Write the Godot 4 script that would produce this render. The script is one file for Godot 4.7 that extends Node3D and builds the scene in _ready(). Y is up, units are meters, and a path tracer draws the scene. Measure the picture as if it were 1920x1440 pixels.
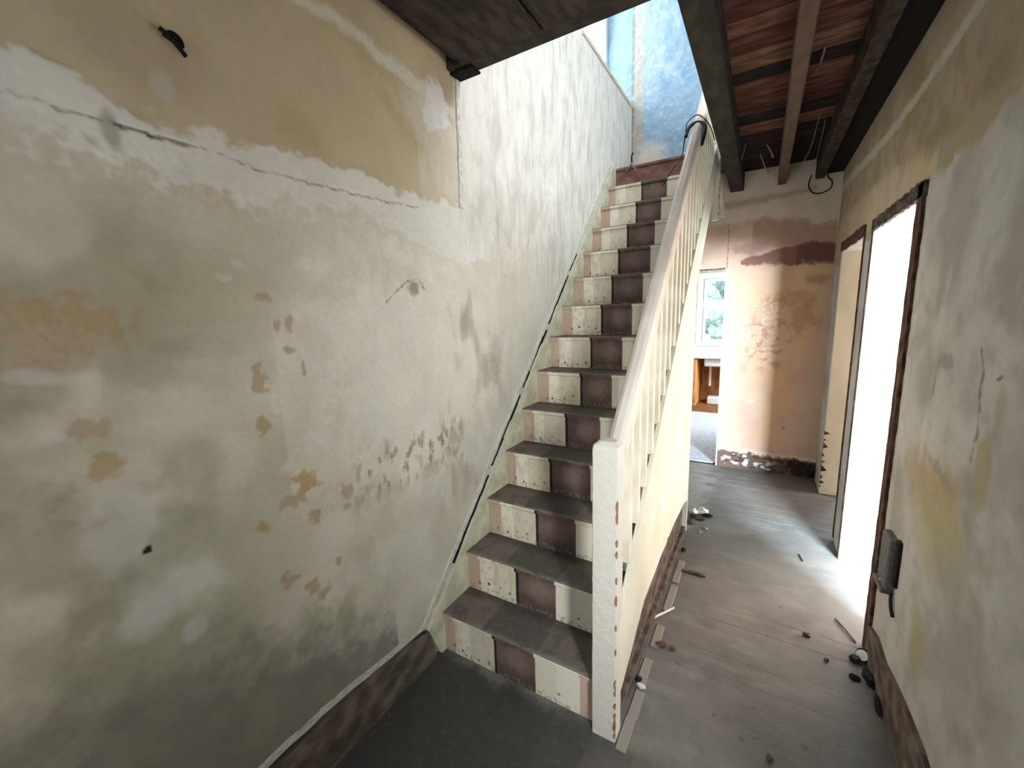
extends Node3D
# A stripped cottage hallway with a steep painted staircase. x to the right, y up, z towards the front door; metres.

const RISE := 0.205
const GOING := 0.2026
const XR := 1.726      # right wall face
const ZE := -3.214     # end wall face
const XL := -0.03      # left wall face
const CEIL := 2.64     # underside of joists
const UPFL := 2.87     # upstairs floor

var rng := RandomNumberGenerator.new()
var noises: Array[PackedByteArray] = []
const NS := 512
var M := {}
var used := {}


func numbered(called: String) -> String:
	if not used.has(called):
		used[called] = 0
		return called
	used[called] += 1
	return "%s_%03d" % [called, used[called]]


# ---------------------------------------------------------------- mesh builder
class MB:
	var v := PackedVector3Array()
	var n := PackedVector3Array()
	var uv := PackedVector2Array()
	var col := PackedColorArray()
	var c := Color.WHITE
	var mode := 0            # 0 none, 1 (z,y), 2 (x,y), 3 (x,z)
	var rect := Rect2(0, 0, 1, 1)

	func map(m: int, u0: float, v0: float, u1: float, v1: float) -> MB:
		mode = m
		rect = Rect2(u0, v0, u1 - u0, v1 - v0)
		return self

	func _uv(p: Vector3) -> Vector2:
		var a := p.x
		var b := p.y
		if mode == 1:
			a = p.z
		elif mode == 3:
			b = -p.z
		return Vector2((a - rect.position.x) / rect.size.x, 1.0 - (b - rect.position.y) / rect.size.y)

	func tri(a: Vector3, b: Vector3, d: Vector3, na: Vector3, nb: Vector3, nd: Vector3) -> void:
		if (b - a).cross(d - a).dot(na + nb + nd) > 0.0:
			var t := b
			b = d
			d = t
			t = nb
			nb = nd
			nd = t
		for k in 3:
			var p: Vector3 = [a, b, d][k]
			v.append(p)
			n.append([na, nb, nd][k])
			uv.append(_uv(p))
			col.append(c)

	func quad(a: Vector3, b: Vector3, d: Vector3, e: Vector3, nn := Vector3.ZERO, away := Vector3.INF) -> void:
		if nn == Vector3.ZERO:
			nn = (b - a).cross(d - a)
			if nn.length() < 1e-9:
				nn = (d - a).cross(e - a)
			nn = nn.normalized()
			if away != Vector3.INF and nn.dot((a + d) * 0.5 - away) < 0.0:
				nn = -nn
		tri(a, b, d, nn, nn, nn)
		tri(a, d, e, nn, nn, nn)

	func box(lo: Vector3, hi: Vector3) -> MB:
		var o := (lo + hi) * 0.5
		var p := func(x, y, z): return Vector3(lo.x if x == 0 else hi.x, lo.y if y == 0 else hi.y, lo.z if z == 0 else hi.z)
		quad(p.call(0, 0, 0), p.call(0, 1, 0), p.call(0, 1, 1), p.call(0, 0, 1), Vector3.LEFT)
		quad(p.call(1, 0, 0), p.call(1, 1, 0), p.call(1, 1, 1), p.call(1, 0, 1), Vector3.RIGHT)
		quad(p.call(0, 0, 0), p.call(1, 0, 0), p.call(1, 0, 1), p.call(0, 0, 1), Vector3.DOWN)
		quad(p.call(0, 1, 0), p.call(1, 1, 0), p.call(1, 1, 1), p.call(0, 1, 1), Vector3.UP)
		quad(p.call(0, 0, 0), p.call(1, 0, 0), p.call(1, 1, 0), p.call(0, 1, 0), Vector3.FORWARD)
		quad(p.call(0, 0, 1), p.call(1, 0, 1), p.call(1, 1, 1), p.call(0, 1, 1), Vector3.BACK)
		return self

	# a box whose twelve edges are chamfered by r, with smooth-ish normals
	func bevel(lo: Vector3, hi: Vector3, r: float) -> MB:
		var ctr := (lo + hi) * 0.5
		var pts := []
		for sx in 2:
			for sy in 2:
				for sz in 2:
					var q := Vector3(hi.x if sx else lo.x, hi.y if sy else lo.y, hi.z if sz else lo.z)
					var s := Vector3(-1 if sx else 1, -1 if sy else 1, -1 if sz else 1)
					# three points of this corner: on the x, y and z faces
					pts.append([q + Vector3(0, s.y * r, s.z * r), q + Vector3(s.x * r, 0, s.z * r), q + Vector3(s.x * r, s.y * r, 0)])
		var id := func(x, y, z): return x * 4 + y * 2 + z
		for s in 2:
			quad(pts[id.call(s, 0, 0)][0], pts[id.call(s, 1, 0)][0], pts[id.call(s, 1, 1)][0], pts[id.call(s, 0, 1)][0], Vector3.RIGHT if s else Vector3.LEFT)
			quad(pts[id.call(0, s, 0)][1], pts[id.call(1, s, 0)][1], pts[id.call(1, s, 1)][1], pts[id.call(0, s, 1)][1], Vector3.UP if s else Vector3.DOWN)
			quad(pts[id.call(0, 0, s)][2], pts[id.call(1, 0, s)][2], pts[id.call(1, 1, s)][2], pts[id.call(0, 1, s)][2], Vector3.BACK if s else Vector3.FORWARD)
		for a in 2:
			for b in 2:
				quad(pts[id.call(a, b, 0)][0], pts[id.call(a, b, 1)][0], pts[id.call(a, b, 1)][1], pts[id.call(a, b, 0)][1], Vector3.ZERO, ctr)
				quad(pts[id.call(a, 0, b)][0], pts[id.call(a, 1, b)][0], pts[id.call(a, 1, b)][2], pts[id.call(a, 0, b)][2], Vector3.ZERO, ctr)
				quad(pts[id.call(0, a, b)][1], pts[id.call(1, a, b)][1], pts[id.call(1, a, b)][2], pts[id.call(0, a, b)][2], Vector3.ZERO, ctr)
		for k in 8:
			var t: Array = pts[k]
			var nn: Vector3 = ((t[0] + t[1] + t[2]) / 3.0 - ctr).normalized()
			var f: Vector3 = (t[1] - t[0]).cross(t[2] - t[0]).normalized()
			f = f if f.dot(nn) > 0 else -f
			tri(t[0], t[1], t[2], f, f, f)
		return self

	# polygon in the (z,y) plane, extruded from x0 to x1
	func slab_x(poly: PackedVector2Array, x0: float, x1: float) -> MB:
		var ids := Geometry2D.triangulate_polygon(poly)
		for k in range(0, ids.size(), 3):
			for s in 2:
				var x := x1 if s else x0
				var nn := Vector3.RIGHT * (1 if x1 > x0 else -1) * (1 if s else -1)
				var q := func(i): return Vector3(x, poly[ids[i]].y, poly[ids[i]].x)
				tri(q.call(k), q.call(k + 1), q.call(k + 2), nn, nn, nn)
		var cw := Geometry2D.is_polygon_clockwise(poly)
		for k in poly.size():
			var a := poly[k]
			var b := poly[(k + 1) % poly.size()]
			var d: Vector2 = (b - a).normalized()
			var o := Vector2(-d.y, d.x) if cw else Vector2(d.y, -d.x)
			quad(Vector3(x0, a.y, a.x), Vector3(x1, a.y, a.x), Vector3(x1, b.y, b.x), Vector3(x0, b.y, b.x), Vector3(0, o.y, o.x))
		return self

	# polygon in the (x,y) plane, extruded from z0 to z1
	func slab_z(poly: PackedVector2Array, z0: float, z1: float) -> MB:
		var ids := Geometry2D.triangulate_polygon(poly)
		for k in range(0, ids.size(), 3):
			for s in 2:
				var z := z1 if s else z0
				var nn := Vector3.BACK * (1 if z1 > z0 else -1) * (1 if s else -1)
				var q := func(i): return Vector3(poly[ids[i]].x, poly[ids[i]].y, z)
				tri(q.call(k), q.call(k + 1), q.call(k + 2), nn, nn, nn)
		var cw := Geometry2D.is_polygon_clockwise(poly)
		for k in poly.size():
			var a := poly[k]
			var b := poly[(k + 1) % poly.size()]
			var d: Vector2 = (b - a).normalized()
			var o := Vector2(-d.y, d.x) if cw else Vector2(d.y, -d.x)
			quad(Vector3(a.x, a.y, z0), Vector3(a.x, a.y, z1), Vector3(b.x, b.y, z1), Vector3(b.x, b.y, z0), Vector3(o.x, o.y, 0))
		return self

	# a closed profile (offsets across a path: x = side, y = up) swept along points
	func sweep(prof: PackedVector2Array, path: PackedVector3Array, side: Vector3, caps := true) -> MB:
		var rings := []
		for i in path.size():
			var t := (path[mini(i + 1, path.size() - 1)] - path[maxi(i - 1, 0)]).normalized()
			var up := side.cross(t).normalized()
			if up.y < 0:
				up = -up
			var ring := []
			for q in prof:
				ring.append(path[i] + side * q.x + up * q.y)
			rings.append(ring)
		var m := prof.size()
		for i in path.size() - 1:
			var o := (path[i] + path[i + 1]) * 0.5
			for k in m:
				var k2 := (k + 1) % m
				quad(rings[i][k], rings[i][k2], rings[i + 1][k2], rings[i + 1][k], Vector3.ZERO, o)
		if caps:
			for e in 2:
				var ring: Array = rings[0] if e == 0 else rings[-1]
				var nn: Vector3 = (path[0] - path[1]).normalized() if e == 0 else (path[-1] - path[-2]).normalized()
				for k in range(1, m - 1):
					tri(ring[0], ring[k], ring[k + 1], nn, nn, nn)
		return self

	func tube(path: PackedVector3Array, r: float, sides := 7, taper := 1.0) -> MB:
		var rings := []
		var nrm := []
		var last := Vector3.ZERO
		for i in path.size():
			var t := (path[mini(i + 1, path.size() - 1)] - path[maxi(i - 1, 0)]).normalized()
			var s := last if last != Vector3.ZERO else (t.cross(Vector3.UP) if absf(t.y) < 0.9 else t.cross(Vector3.RIGHT))
			s = (s - t * s.dot(t)).normalized()
			last = s
			var u := t.cross(s)
			var ring := []
			var rn := []
			var rr := r * lerpf(1.0, taper, float(i) / maxf(1, path.size() - 1))
			for k in sides:
				var a := TAU * k / sides
				var d := s * cos(a) + u * sin(a)
				ring.append(path[i] + d * rr)
				rn.append(d)
			rings.append(ring)
			nrm.append(rn)
		for i in path.size() - 1:
			for k in sides:
				var k2 := (k + 1) % sides
				tri(rings[i][k], rings[i][k2], rings[i + 1][k2], nrm[i][k], nrm[i][k2], nrm[i + 1][k2])
				tri(rings[i][k], rings[i + 1][k2], rings[i + 1][k], nrm[i][k], nrm[i + 1][k2], nrm[i + 1][k])
		for e in 2:
			var ring: Array = rings[0] if e == 0 else rings[-1]
			var nn: Vector3 = (path[0] - path[1]).normalized() if e == 0 else (path[-1] - path[-2]).normalized()
			for k in range(1, sides - 1):
				tri(ring[0], ring[k], ring[k + 1], nn, nn, nn)
		return self

	# an irregular lump: a squashed sphere with knocked-about facets
	func lump(o: Vector3, rad: Vector3, rough: float, sd: int, rings := 5, segs := 8) -> MB:
		var g := RandomNumberGenerator.new()
		g.seed = sd
		var rows := []
		for i in rings + 1:
			var th := PI * i / rings
			var row := []
			var one := 0.0
			for k in segs:
				var ph := TAU * (k + 0.5 * (i % 2)) / segs
				var f := 1.0 + g.randf_range(-rough, rough)
				if i == 0 or i == rings:
					if k == 0:
						one = f
					f = one
				row.append(o + Vector3(sin(th) * cos(ph), cos(th), sin(th) * sin(ph)) * rad * f)
			rows.append(row)
		for i in rings:
			for k in segs:
				var k2 := (k + 1) % segs
				for t in [[rows[i][k], rows[i][k2], rows[i + 1][k]], [rows[i][k2], rows[i + 1][k2], rows[i + 1][k]]]:
					var f: Vector3 = (t[1] - t[0]).cross(t[2] - t[0])
					if f.length() < 1e-10:
						continue
					f = f.normalized()
					if f.dot((t[0] + t[1] + t[2]) / 3.0 - o) < 0:
						f = -f
					tri(t[0], t[1], t[2], f, f, f)
		return self

	func mesh() -> ArrayMesh:
		var a := []
		a.resize(Mesh.ARRAY_MAX)
		a[Mesh.ARRAY_VERTEX] = v
		a[Mesh.ARRAY_NORMAL] = n
		a[Mesh.ARRAY_TEX_UV] = uv
		a[Mesh.ARRAY_COLOR] = col
		var m := ArrayMesh.new()
		m.add_surface_from_arrays(Mesh.PRIMITIVE_TRIANGLES, a)
		return m


func obj(called: String, b: MB, m: Material, parent: Node = null) -> MeshInstance3D:
	var o := MeshInstance3D.new()
	o.mesh = b.mesh()
	o.material_override = null
	o.mesh.surface_set_material(0, m)
	o.cast_shadow = GeometryInstance3D.SHADOW_CASTING_SETTING_ON
	if parent == null:
		o.name = numbered(called)
		add_child(o, true)
	else:
		var k := 0
		var nm := called
		while parent.has_node(nm):
			k += 1
			nm = "%s_%03d" % [called, k]
		o.name = nm
		parent.add_child(o, true)
	return o


func tag(o: Node, label: String, category: String, group := "", kind := "") -> Node:
	o.set_meta("label", label)
	o.set_meta("category", category)
	if group:
		o.set_meta("group", group)
	if kind:
		o.set_meta("kind", kind)
	return o


func struct(called: String, b: MB, m: Material, label: String, category: String) -> MeshInstance3D:
	var o := obj(called, b, m)
	tag(o, label, category, "", "structure")
	return o


func thing(called: String, label: String, category: String, group := "") -> Node3D:
	var o := Node3D.new()
	o.name = numbered(called)
	add_child(o, true)
	tag(o, label, category, group)
	return o


# ---------------------------------------------------------------- surface pictures
# A canvas measured in metres; colours are sRGB 0..255, hgt is relief 0..1
class Cv:
	var w: int
	var h: int
	var u0: float
	var v1: float
	var ppm: float
	var r := PackedFloat32Array()
	var g := PackedFloat32Array()
	var b := PackedFloat32Array()
	var hgt := PackedFloat32Array()
	var ns: Array[PackedByteArray]
	var sat := 0.72

	func _init(noi: Array[PackedByteArray], u_lo: float, v_lo: float, u_hi: float, v_hi: float, res: float, c: Color) -> void:
		ns = noi
		u0 = u_lo
		v1 = v_hi
		ppm = res
		w = int(round((u_hi - u_lo) * res))
		h = int(round((v_hi - v_lo) * res))
		for a in [r, g, b, hgt]:
			a.resize(w * h)
		r.resize(w * h)
		g.resize(w * h)
		b.resize(w * h)
		hgt.resize(w * h)
		r.fill(c.r8)
		g.fill(c.g8)
		b.fill(c.b8)
		hgt.fill(0.5)

	func mixpx(i: int, c: Color, a: float) -> void:
		r[i] += (c.r8 - r[i]) * a
		g[i] += (c.g8 - g[i]) * a
		b[i] += (c.b8 - b[i]) * a

	# colour c where noise k (stretched by sx, sy) runs from lo to hi; inside the rectangle, soft at its rim
	func layer(k: int, sx: float, sy: float, lo: float, hi: float, c: Color, amt: float, ox := 0, ul := -99.0, vl := -99.0, uh := 99.0, vh := 99.0, rim := 0.15, dh := 0.0) -> void:
		var d := ns[k]
		var x0 := clampi(int((ul - u0) * ppm), 0, w)
		var x1 := clampi(int((uh - u0) * ppm), 0, w)
		var y0 := clampi(int((v1 - vh) * ppm), 0, h)
		var y1 := clampi(int((v1 - vl) * ppm), 0, h)
		var cr := float(c.r8)
		var cg := float(c.g8)
		var cb := float(c.b8)
		var inv := 1.0 / maxf(hi - lo, 0.001)
		var rp := 1.0 / (rim * ppm)
		var bound := ul > -90.0 or vl > -90.0 or uh < 90.0 or vh < 90.0
		var xl := int((ul - u0) * ppm)
		var xh := int((uh - u0) * ppm)
		var yl := int((v1 - vh) * ppm)
		var yh := int((v1 - vl) * ppm)
		for y in range(y0, y1):
			var row := ((int(y * sy) + ox * 37) & 511) * 512
			var fy := 1.0
			if bound:
				fy = minf(1.0, minf((y - yl) * rp, (yh - y) * rp))
			for x in range(x0, x1):
				var a := (d[row + ((int(x * sx) + ox * 91) & 511)] / 255.0 - lo) * inv
				if a <= 0.0:
					continue
				a = amt if a >= 1.0 else amt * a * a * (3.0 - 2.0 * a)
				if bound:
					a *= clampf(minf(fy, minf((x - xl) * rp, (xh - x) * rp)), 0.0, 1.0)
				var i := y * w + x
				r[i] += (cr - r[i]) * a
				g[i] += (cg - g[i]) * a
				b[i] += (cb - b[i]) * a
				if dh != 0.0:
					hgt[i] += dh * a

	# brightness and relief grain
	func grain(k: int, sx: float, sy: float, bright: float, relief: float, ul := -99.0, vl := -99.0, uh := 99.0, vh := 99.0) -> void:
		var d := ns[k]
		for y in range(clampi(int((v1 - vh) * ppm), 0, h), clampi(int((v1 - vl) * ppm), 0, h)):
			var row := (int(y * sy) & 511) * 512
			for x in range(clampi(int((ul - u0) * ppm), 0, w), clampi(int((uh - u0) * ppm), 0, w)):
				var q := d[row + (int(x * sx) & 511)] / 255.0 - 0.5
				var i := y * w + x
				var f := 1.0 + q * bright
				r[i] *= f
				g[i] *= f
				b[i] *= f
				hgt[i] += q * relief

	# a blot: ellipse with a ragged rim
	func blot(u: float, v: float, ru: float, rv: float, c: Color, amt := 1.0, soft := 0.25, ragged := 0.6, rot := 0.0, dh := 0.0, k := 1) -> void:
		var m := maxf(ru, rv) * (1.0 + ragged)
		var d := ns[k]
		var e := ns[2]
		var ca := cos(rot)
		var sa := sin(rot)
		for y in range(clampi(int((v1 - v - m) * ppm), 0, h), clampi(int((v1 - v + m) * ppm), 0, h)):
			for x in range(clampi(int((u - m - u0) * ppm), 0, w), clampi(int((u + m - u0) * ppm), 0, w)):
				var du := u0 + x / ppm - u
				var dv := v1 - y / ppm - v
				var pu := (du * ca + dv * sa) / ru
				var pv := (-du * sa + dv * ca) / rv
				var n := (y & 511) * 512 + (x & 511)
				var q := sqrt(pu * pu + pv * pv) + ragged * (d[n] / 255.0 - 0.5) * 1.5 + ragged * (e[n] / 255.0 - 0.5) * 0.5
				var a := clampf((1.0 - q) / soft + 0.5, 0.0, 1.0) * amt
				if a > 0.0:
					var i := y * w + x
					mixpx(i, c, a)
					hgt[i] += dh * a

	# a band between a lower and an upper line, given as [u, v_low, v_high], ragged by noise
	func band(pts: Array, c: Color, amt := 1.0, soft := 0.02, rag := 0.04, dh := 0.0) -> void:
		var d := ns[1]
		var e := ns[2]
		for x in range(clampi(int((pts[0][0] - u0) * ppm), 0, w), clampi(int((pts[-1][0] - u0) * ppm), 0, w)):
			var u := u0 + x / ppm
			var k := 0
			while k < pts.size() - 2 and u > pts[k + 1][0]:
				k += 1
			var f := clampf((u - pts[k][0]) / maxf(1e-4, pts[k + 1][0] - pts[k][0]), 0.0, 1.0)
			var lo: float = lerpf(pts[k][1], pts[k + 1][1], f)
			var hi: float = lerpf(pts[k][2], pts[k + 1][2], f)
			for y in range(clampi(int((v1 - hi - rag * 2) * ppm), 0, h), clampi(int((v1 - lo + rag * 2) * ppm), 0, h)):
				var n := (y & 511) * 512 + (x & 511)
				var v := v1 - y / ppm + rag * ((d[n] / 255.0 - 0.5) * 2.0 + (e[n] / 255.0 - 0.5) * 0.8)
				var a := clampf(minf(v - lo, hi - v) / soft + 0.5, 0.0, 1.0) * amt
				if a > 0.0:
					var i := y * w + x
					mixpx(i, c, a)
					hgt[i] += dh * a

	func line(pts: Array, wid: float, c: Color, amt := 1.0, wob := 0.01, dh := 0.0) -> void:
		var d := ns[2]
		for k in pts.size() - 1:
			var a := Vector2(pts[k][0], pts[k][1])
			var q := Vector2(pts[k + 1][0], pts[k + 1][1])
			var steps := int(a.distance_to(q) * ppm * 1.5) + 1
			for s in steps:
				var p := a.lerp(q, float(s) / steps)
				var no := d[(int(p.y * ppm) & 511) * 512 + (int(p.x * ppm) & 511)] / 255.0 - 0.5
				p += Vector2(no, -no) * wob
				var ww := wid * ppm * (0.7 + no * 1.6)
				var cx := (p.x - u0) * ppm
				var cy := (v1 - p.y) * ppm
				for y in range(maxi(0, int(cy - ww - 1)), mini(h, int(cy + ww + 2))):
					for x in range(maxi(0, int(cx - ww - 1)), mini(w, int(cx + ww + 2))):
						var f := clampf(ww + 0.5 - Vector2(x - cx, y - cy).length(), 0.0, 1.0) * amt * 0.7
						if f > 0.0:
							mixpx(y * w + x, c, f)
							hgt[y * w + x] += dh * f

	func tex() -> ImageTexture:
		var d := PackedByteArray()
		d.resize(w * h * 3)
		for i in w * h:
			var l := 0.3 * r[i] + 0.59 * g[i] + 0.11 * b[i]
			d[i * 3] = clampi(int(l + (r[i] - l) * sat), 0, 255)
			d[i * 3 + 1] = clampi(int(l + (g[i] - l) * sat), 0, 255)
			d[i * 3 + 2] = clampi(int(l + (b[i] - l) * sat), 0, 255)
		return ImageTexture.create_from_image(Image.create_from_data(w, h, false, Image.FORMAT_RGB8, d))

	func relief() -> ImageTexture:
		var d := PackedByteArray()
		d.resize(w * h)
		for i in w * h:
			d[i] = clampi(int(hgt[i] * 255.0), 0, 255)
		return ImageTexture.create_from_image(Image.create_from_data(w, h, false, Image.FORMAT_L8, d))


func C(r: int, g: int, b: int) -> Color:
	return Color8(r, g, b)


func make_noises() -> void:
	var spec := [[0.012, 4, 11], [0.03, 4, 22], [0.11, 3, 33], [0.25, 2, 44]]
	for s in spec:
		var f := FastNoiseLite.new()
		f.seed = s[2]
		f.noise_type = FastNoiseLite.TYPE_SIMPLEX_SMOOTH
		f.frequency = s[0]
		f.fractal_octaves = s[1]
		var im := f.get_seamless_image(NS, NS, false, false, 0.15, true)
		im.convert(Image.FORMAT_L8)
		noises.append(im.get_data())


func plain(c: Color, rough := 0.85, bump: Texture2D = null, bump_cm := 0.3, bump_scale := 2.0, vcol := false) -> StandardMaterial3D:
	var m := StandardMaterial3D.new()
	m.albedo_color = c
	m.roughness = rough
	m.metallic_specular = 0.35
	m.vertex_color_use_as_albedo = vcol
	if bump:
		m.heightmap_enabled = true
		m.heightmap_texture = bump
		m.heightmap_scale = bump_cm
		m.uv1_triplanar = true
		m.uv1_world_triplanar = true
		m.uv1_scale = Vector3.ONE * bump_scale
	return m


# a material with a tiling picture (grain, dirt) laid by world triplanar
func tiled(t: Texture2D, c: Color, rough: float, scale: Vector3, bump_cm := 0.0) -> StandardMaterial3D:
	var m := StandardMaterial3D.new()
	m.albedo_texture = t
	m.albedo_color = c
	m.roughness = rough
	m.metallic_specular = 0.3
	m.uv1_triplanar = true
	m.uv1_world_triplanar = true
	m.uv1_scale = scale
	if bump_cm > 0.0:
		m.heightmap_enabled = true
		m.heightmap_texture = t
		m.heightmap_scale = bump_cm
	return m


func painted(cv: Cv, rough: float, relief_cm: float) -> StandardMaterial3D:
	var m := StandardMaterial3D.new()
	m.albedo_texture = cv.tex()
	m.roughness = rough
	m.metallic_specular = 0.25
	m.texture_repeat = false
	if relief_cm > 0.0:
		m.heightmap_enabled = true
		m.heightmap_texture = cv.relief()
		m.heightmap_scale = relief_cm
	return m


func noise_tex(freq: float, oct: int, sd: int, lo: Color, hi: Color, wid := 512, hei := 512, type := FastNoiseLite.TYPE_SIMPLEX_SMOOTH) -> NoiseTexture2D:
	var f := FastNoiseLite.new()
	f.seed = sd
	f.noise_type = type
	f.frequency = freq
	f.fractal_octaves = oct
	var t := NoiseTexture2D.new()
	t.noise = f
	t.width = wid
	t.height = hei
	t.seamless = true
	var gr := Gradient.new()
	gr.set_color(0, lo)
	gr.set_color(1, hi)
	gr.set_offset(0, 0.25)
	gr.set_offset(1, 0.75)
	t.color_ramp = gr
	return t


func _ready() -> void:
	# ---- camera, sky, daylight
	var cam := Camera3D.new()
	cam.name = "camera"
	cam.transform = Transform3D(Basis(Vector3(0.857395, -0.030377, -0.513761), Vector3(-0.058781, 0.985944, -0.156393), Vector3(0.511291, 0.164290, 0.843558)), Vector3(1.21777, 1.58445, 1.30712))
	cam.fov = 86.07
	cam.near = 0.02
	cam.far = 200.0
	add_child(cam)
	cam.current = true
	var env := Environment.new()
	env.background_mode = Environment.BG_COLOR
	env.background_color = Color(0.93, 0.97, 1.0)
	env.background_energy_multiplier = 1.7
	env.tonemap_mode = Environment.TONE_MAPPER_LINEAR
	env.tonemap_exposure = 1.95
	env.sdfgi_enabled = true
	env.ssao_enabled = true
	env.ssil_enabled = true
	var we := WorldEnvironment.new()
	we.name = "sky"
	we.environment = env
	add_child(we)
	daylight("front_room_window_light", Vector3(3.35, 1.75, 2.2), Vector3(2.6, 0.6, -1.0), Vector2(1.7, 0.9), Color(0.88, 0.95, 1.0), 150.0)
	daylight("added_porch_light", Vector3(2.24, 1.65, 1.75), Vector3(0.0, 1.25, 0.15), Vector2(0.6, 0.9), Color(0.98, 1.0, 0.99), 11.0)  # added lamp in the unseen porch, brightens left wall and newel
	daylight("stair_window_light", Vector3(-0.27, 4.25, -2.57), Vector3(1.5, 3.9, -2.57), Vector2(1.25, 1.2), Color(0.84, 0.93, 1.0), 0.8)
	daylight("landing_window_light", Vector3(2.12, 4.25, -0.9), Vector3(0.0, 2.2, -0.7), Vector2(1.5, 1.2), Color(0.97, 0.99, 1.0), 4.0)
	daylight("front_door_light", Vector3(0.55, 1.6, 2.62), Vector3(0.7, 1.1, 0.0), Vector2(0.75, 1.1), Color(0.98, 0.99, 1.0), 0.25)
	daylight("added_kitchen_light", Vector3(2.5, 1.6, -5.0), Vector3(0.5, 0.6, -4.9), Vector2(1.2, 1.1), Color(0.92, 0.97, 1.0), 14.0)  # added area light at the blank side wall, fills the kitchen
	daylight("back_room_window_light", Vector3(4.5, 1.5, -3.2), Vector3(1.8, 1.0, -2.8), Vector2(1.0, 1.0), Color(0.90, 0.97, 1.0), 8.0)

	rng.seed = 7
	make_noises()
	make_materials()
	build_walls()
	build_doors_and_windows()
	build_floor()
	build_ceiling()
	build_upstairs()
	build_front_and_back_rooms()
	build_kitchen()
	build_staircase()
	build_fittings()
	build_debris()


func daylight(called: String, at: Vector3, to: Vector3, size: Vector2, c: Color, e: float) -> void:
	var l := AreaLight3D.new()
	l.name = called
	l.area_size = size
	l.light_color = c
	l.light_energy = e
	l.area_range = 30.0
	l.shadow_enabled = true
	add_child(l)
	l.look_at_from_position(at, to, Vector3.UP)


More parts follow.
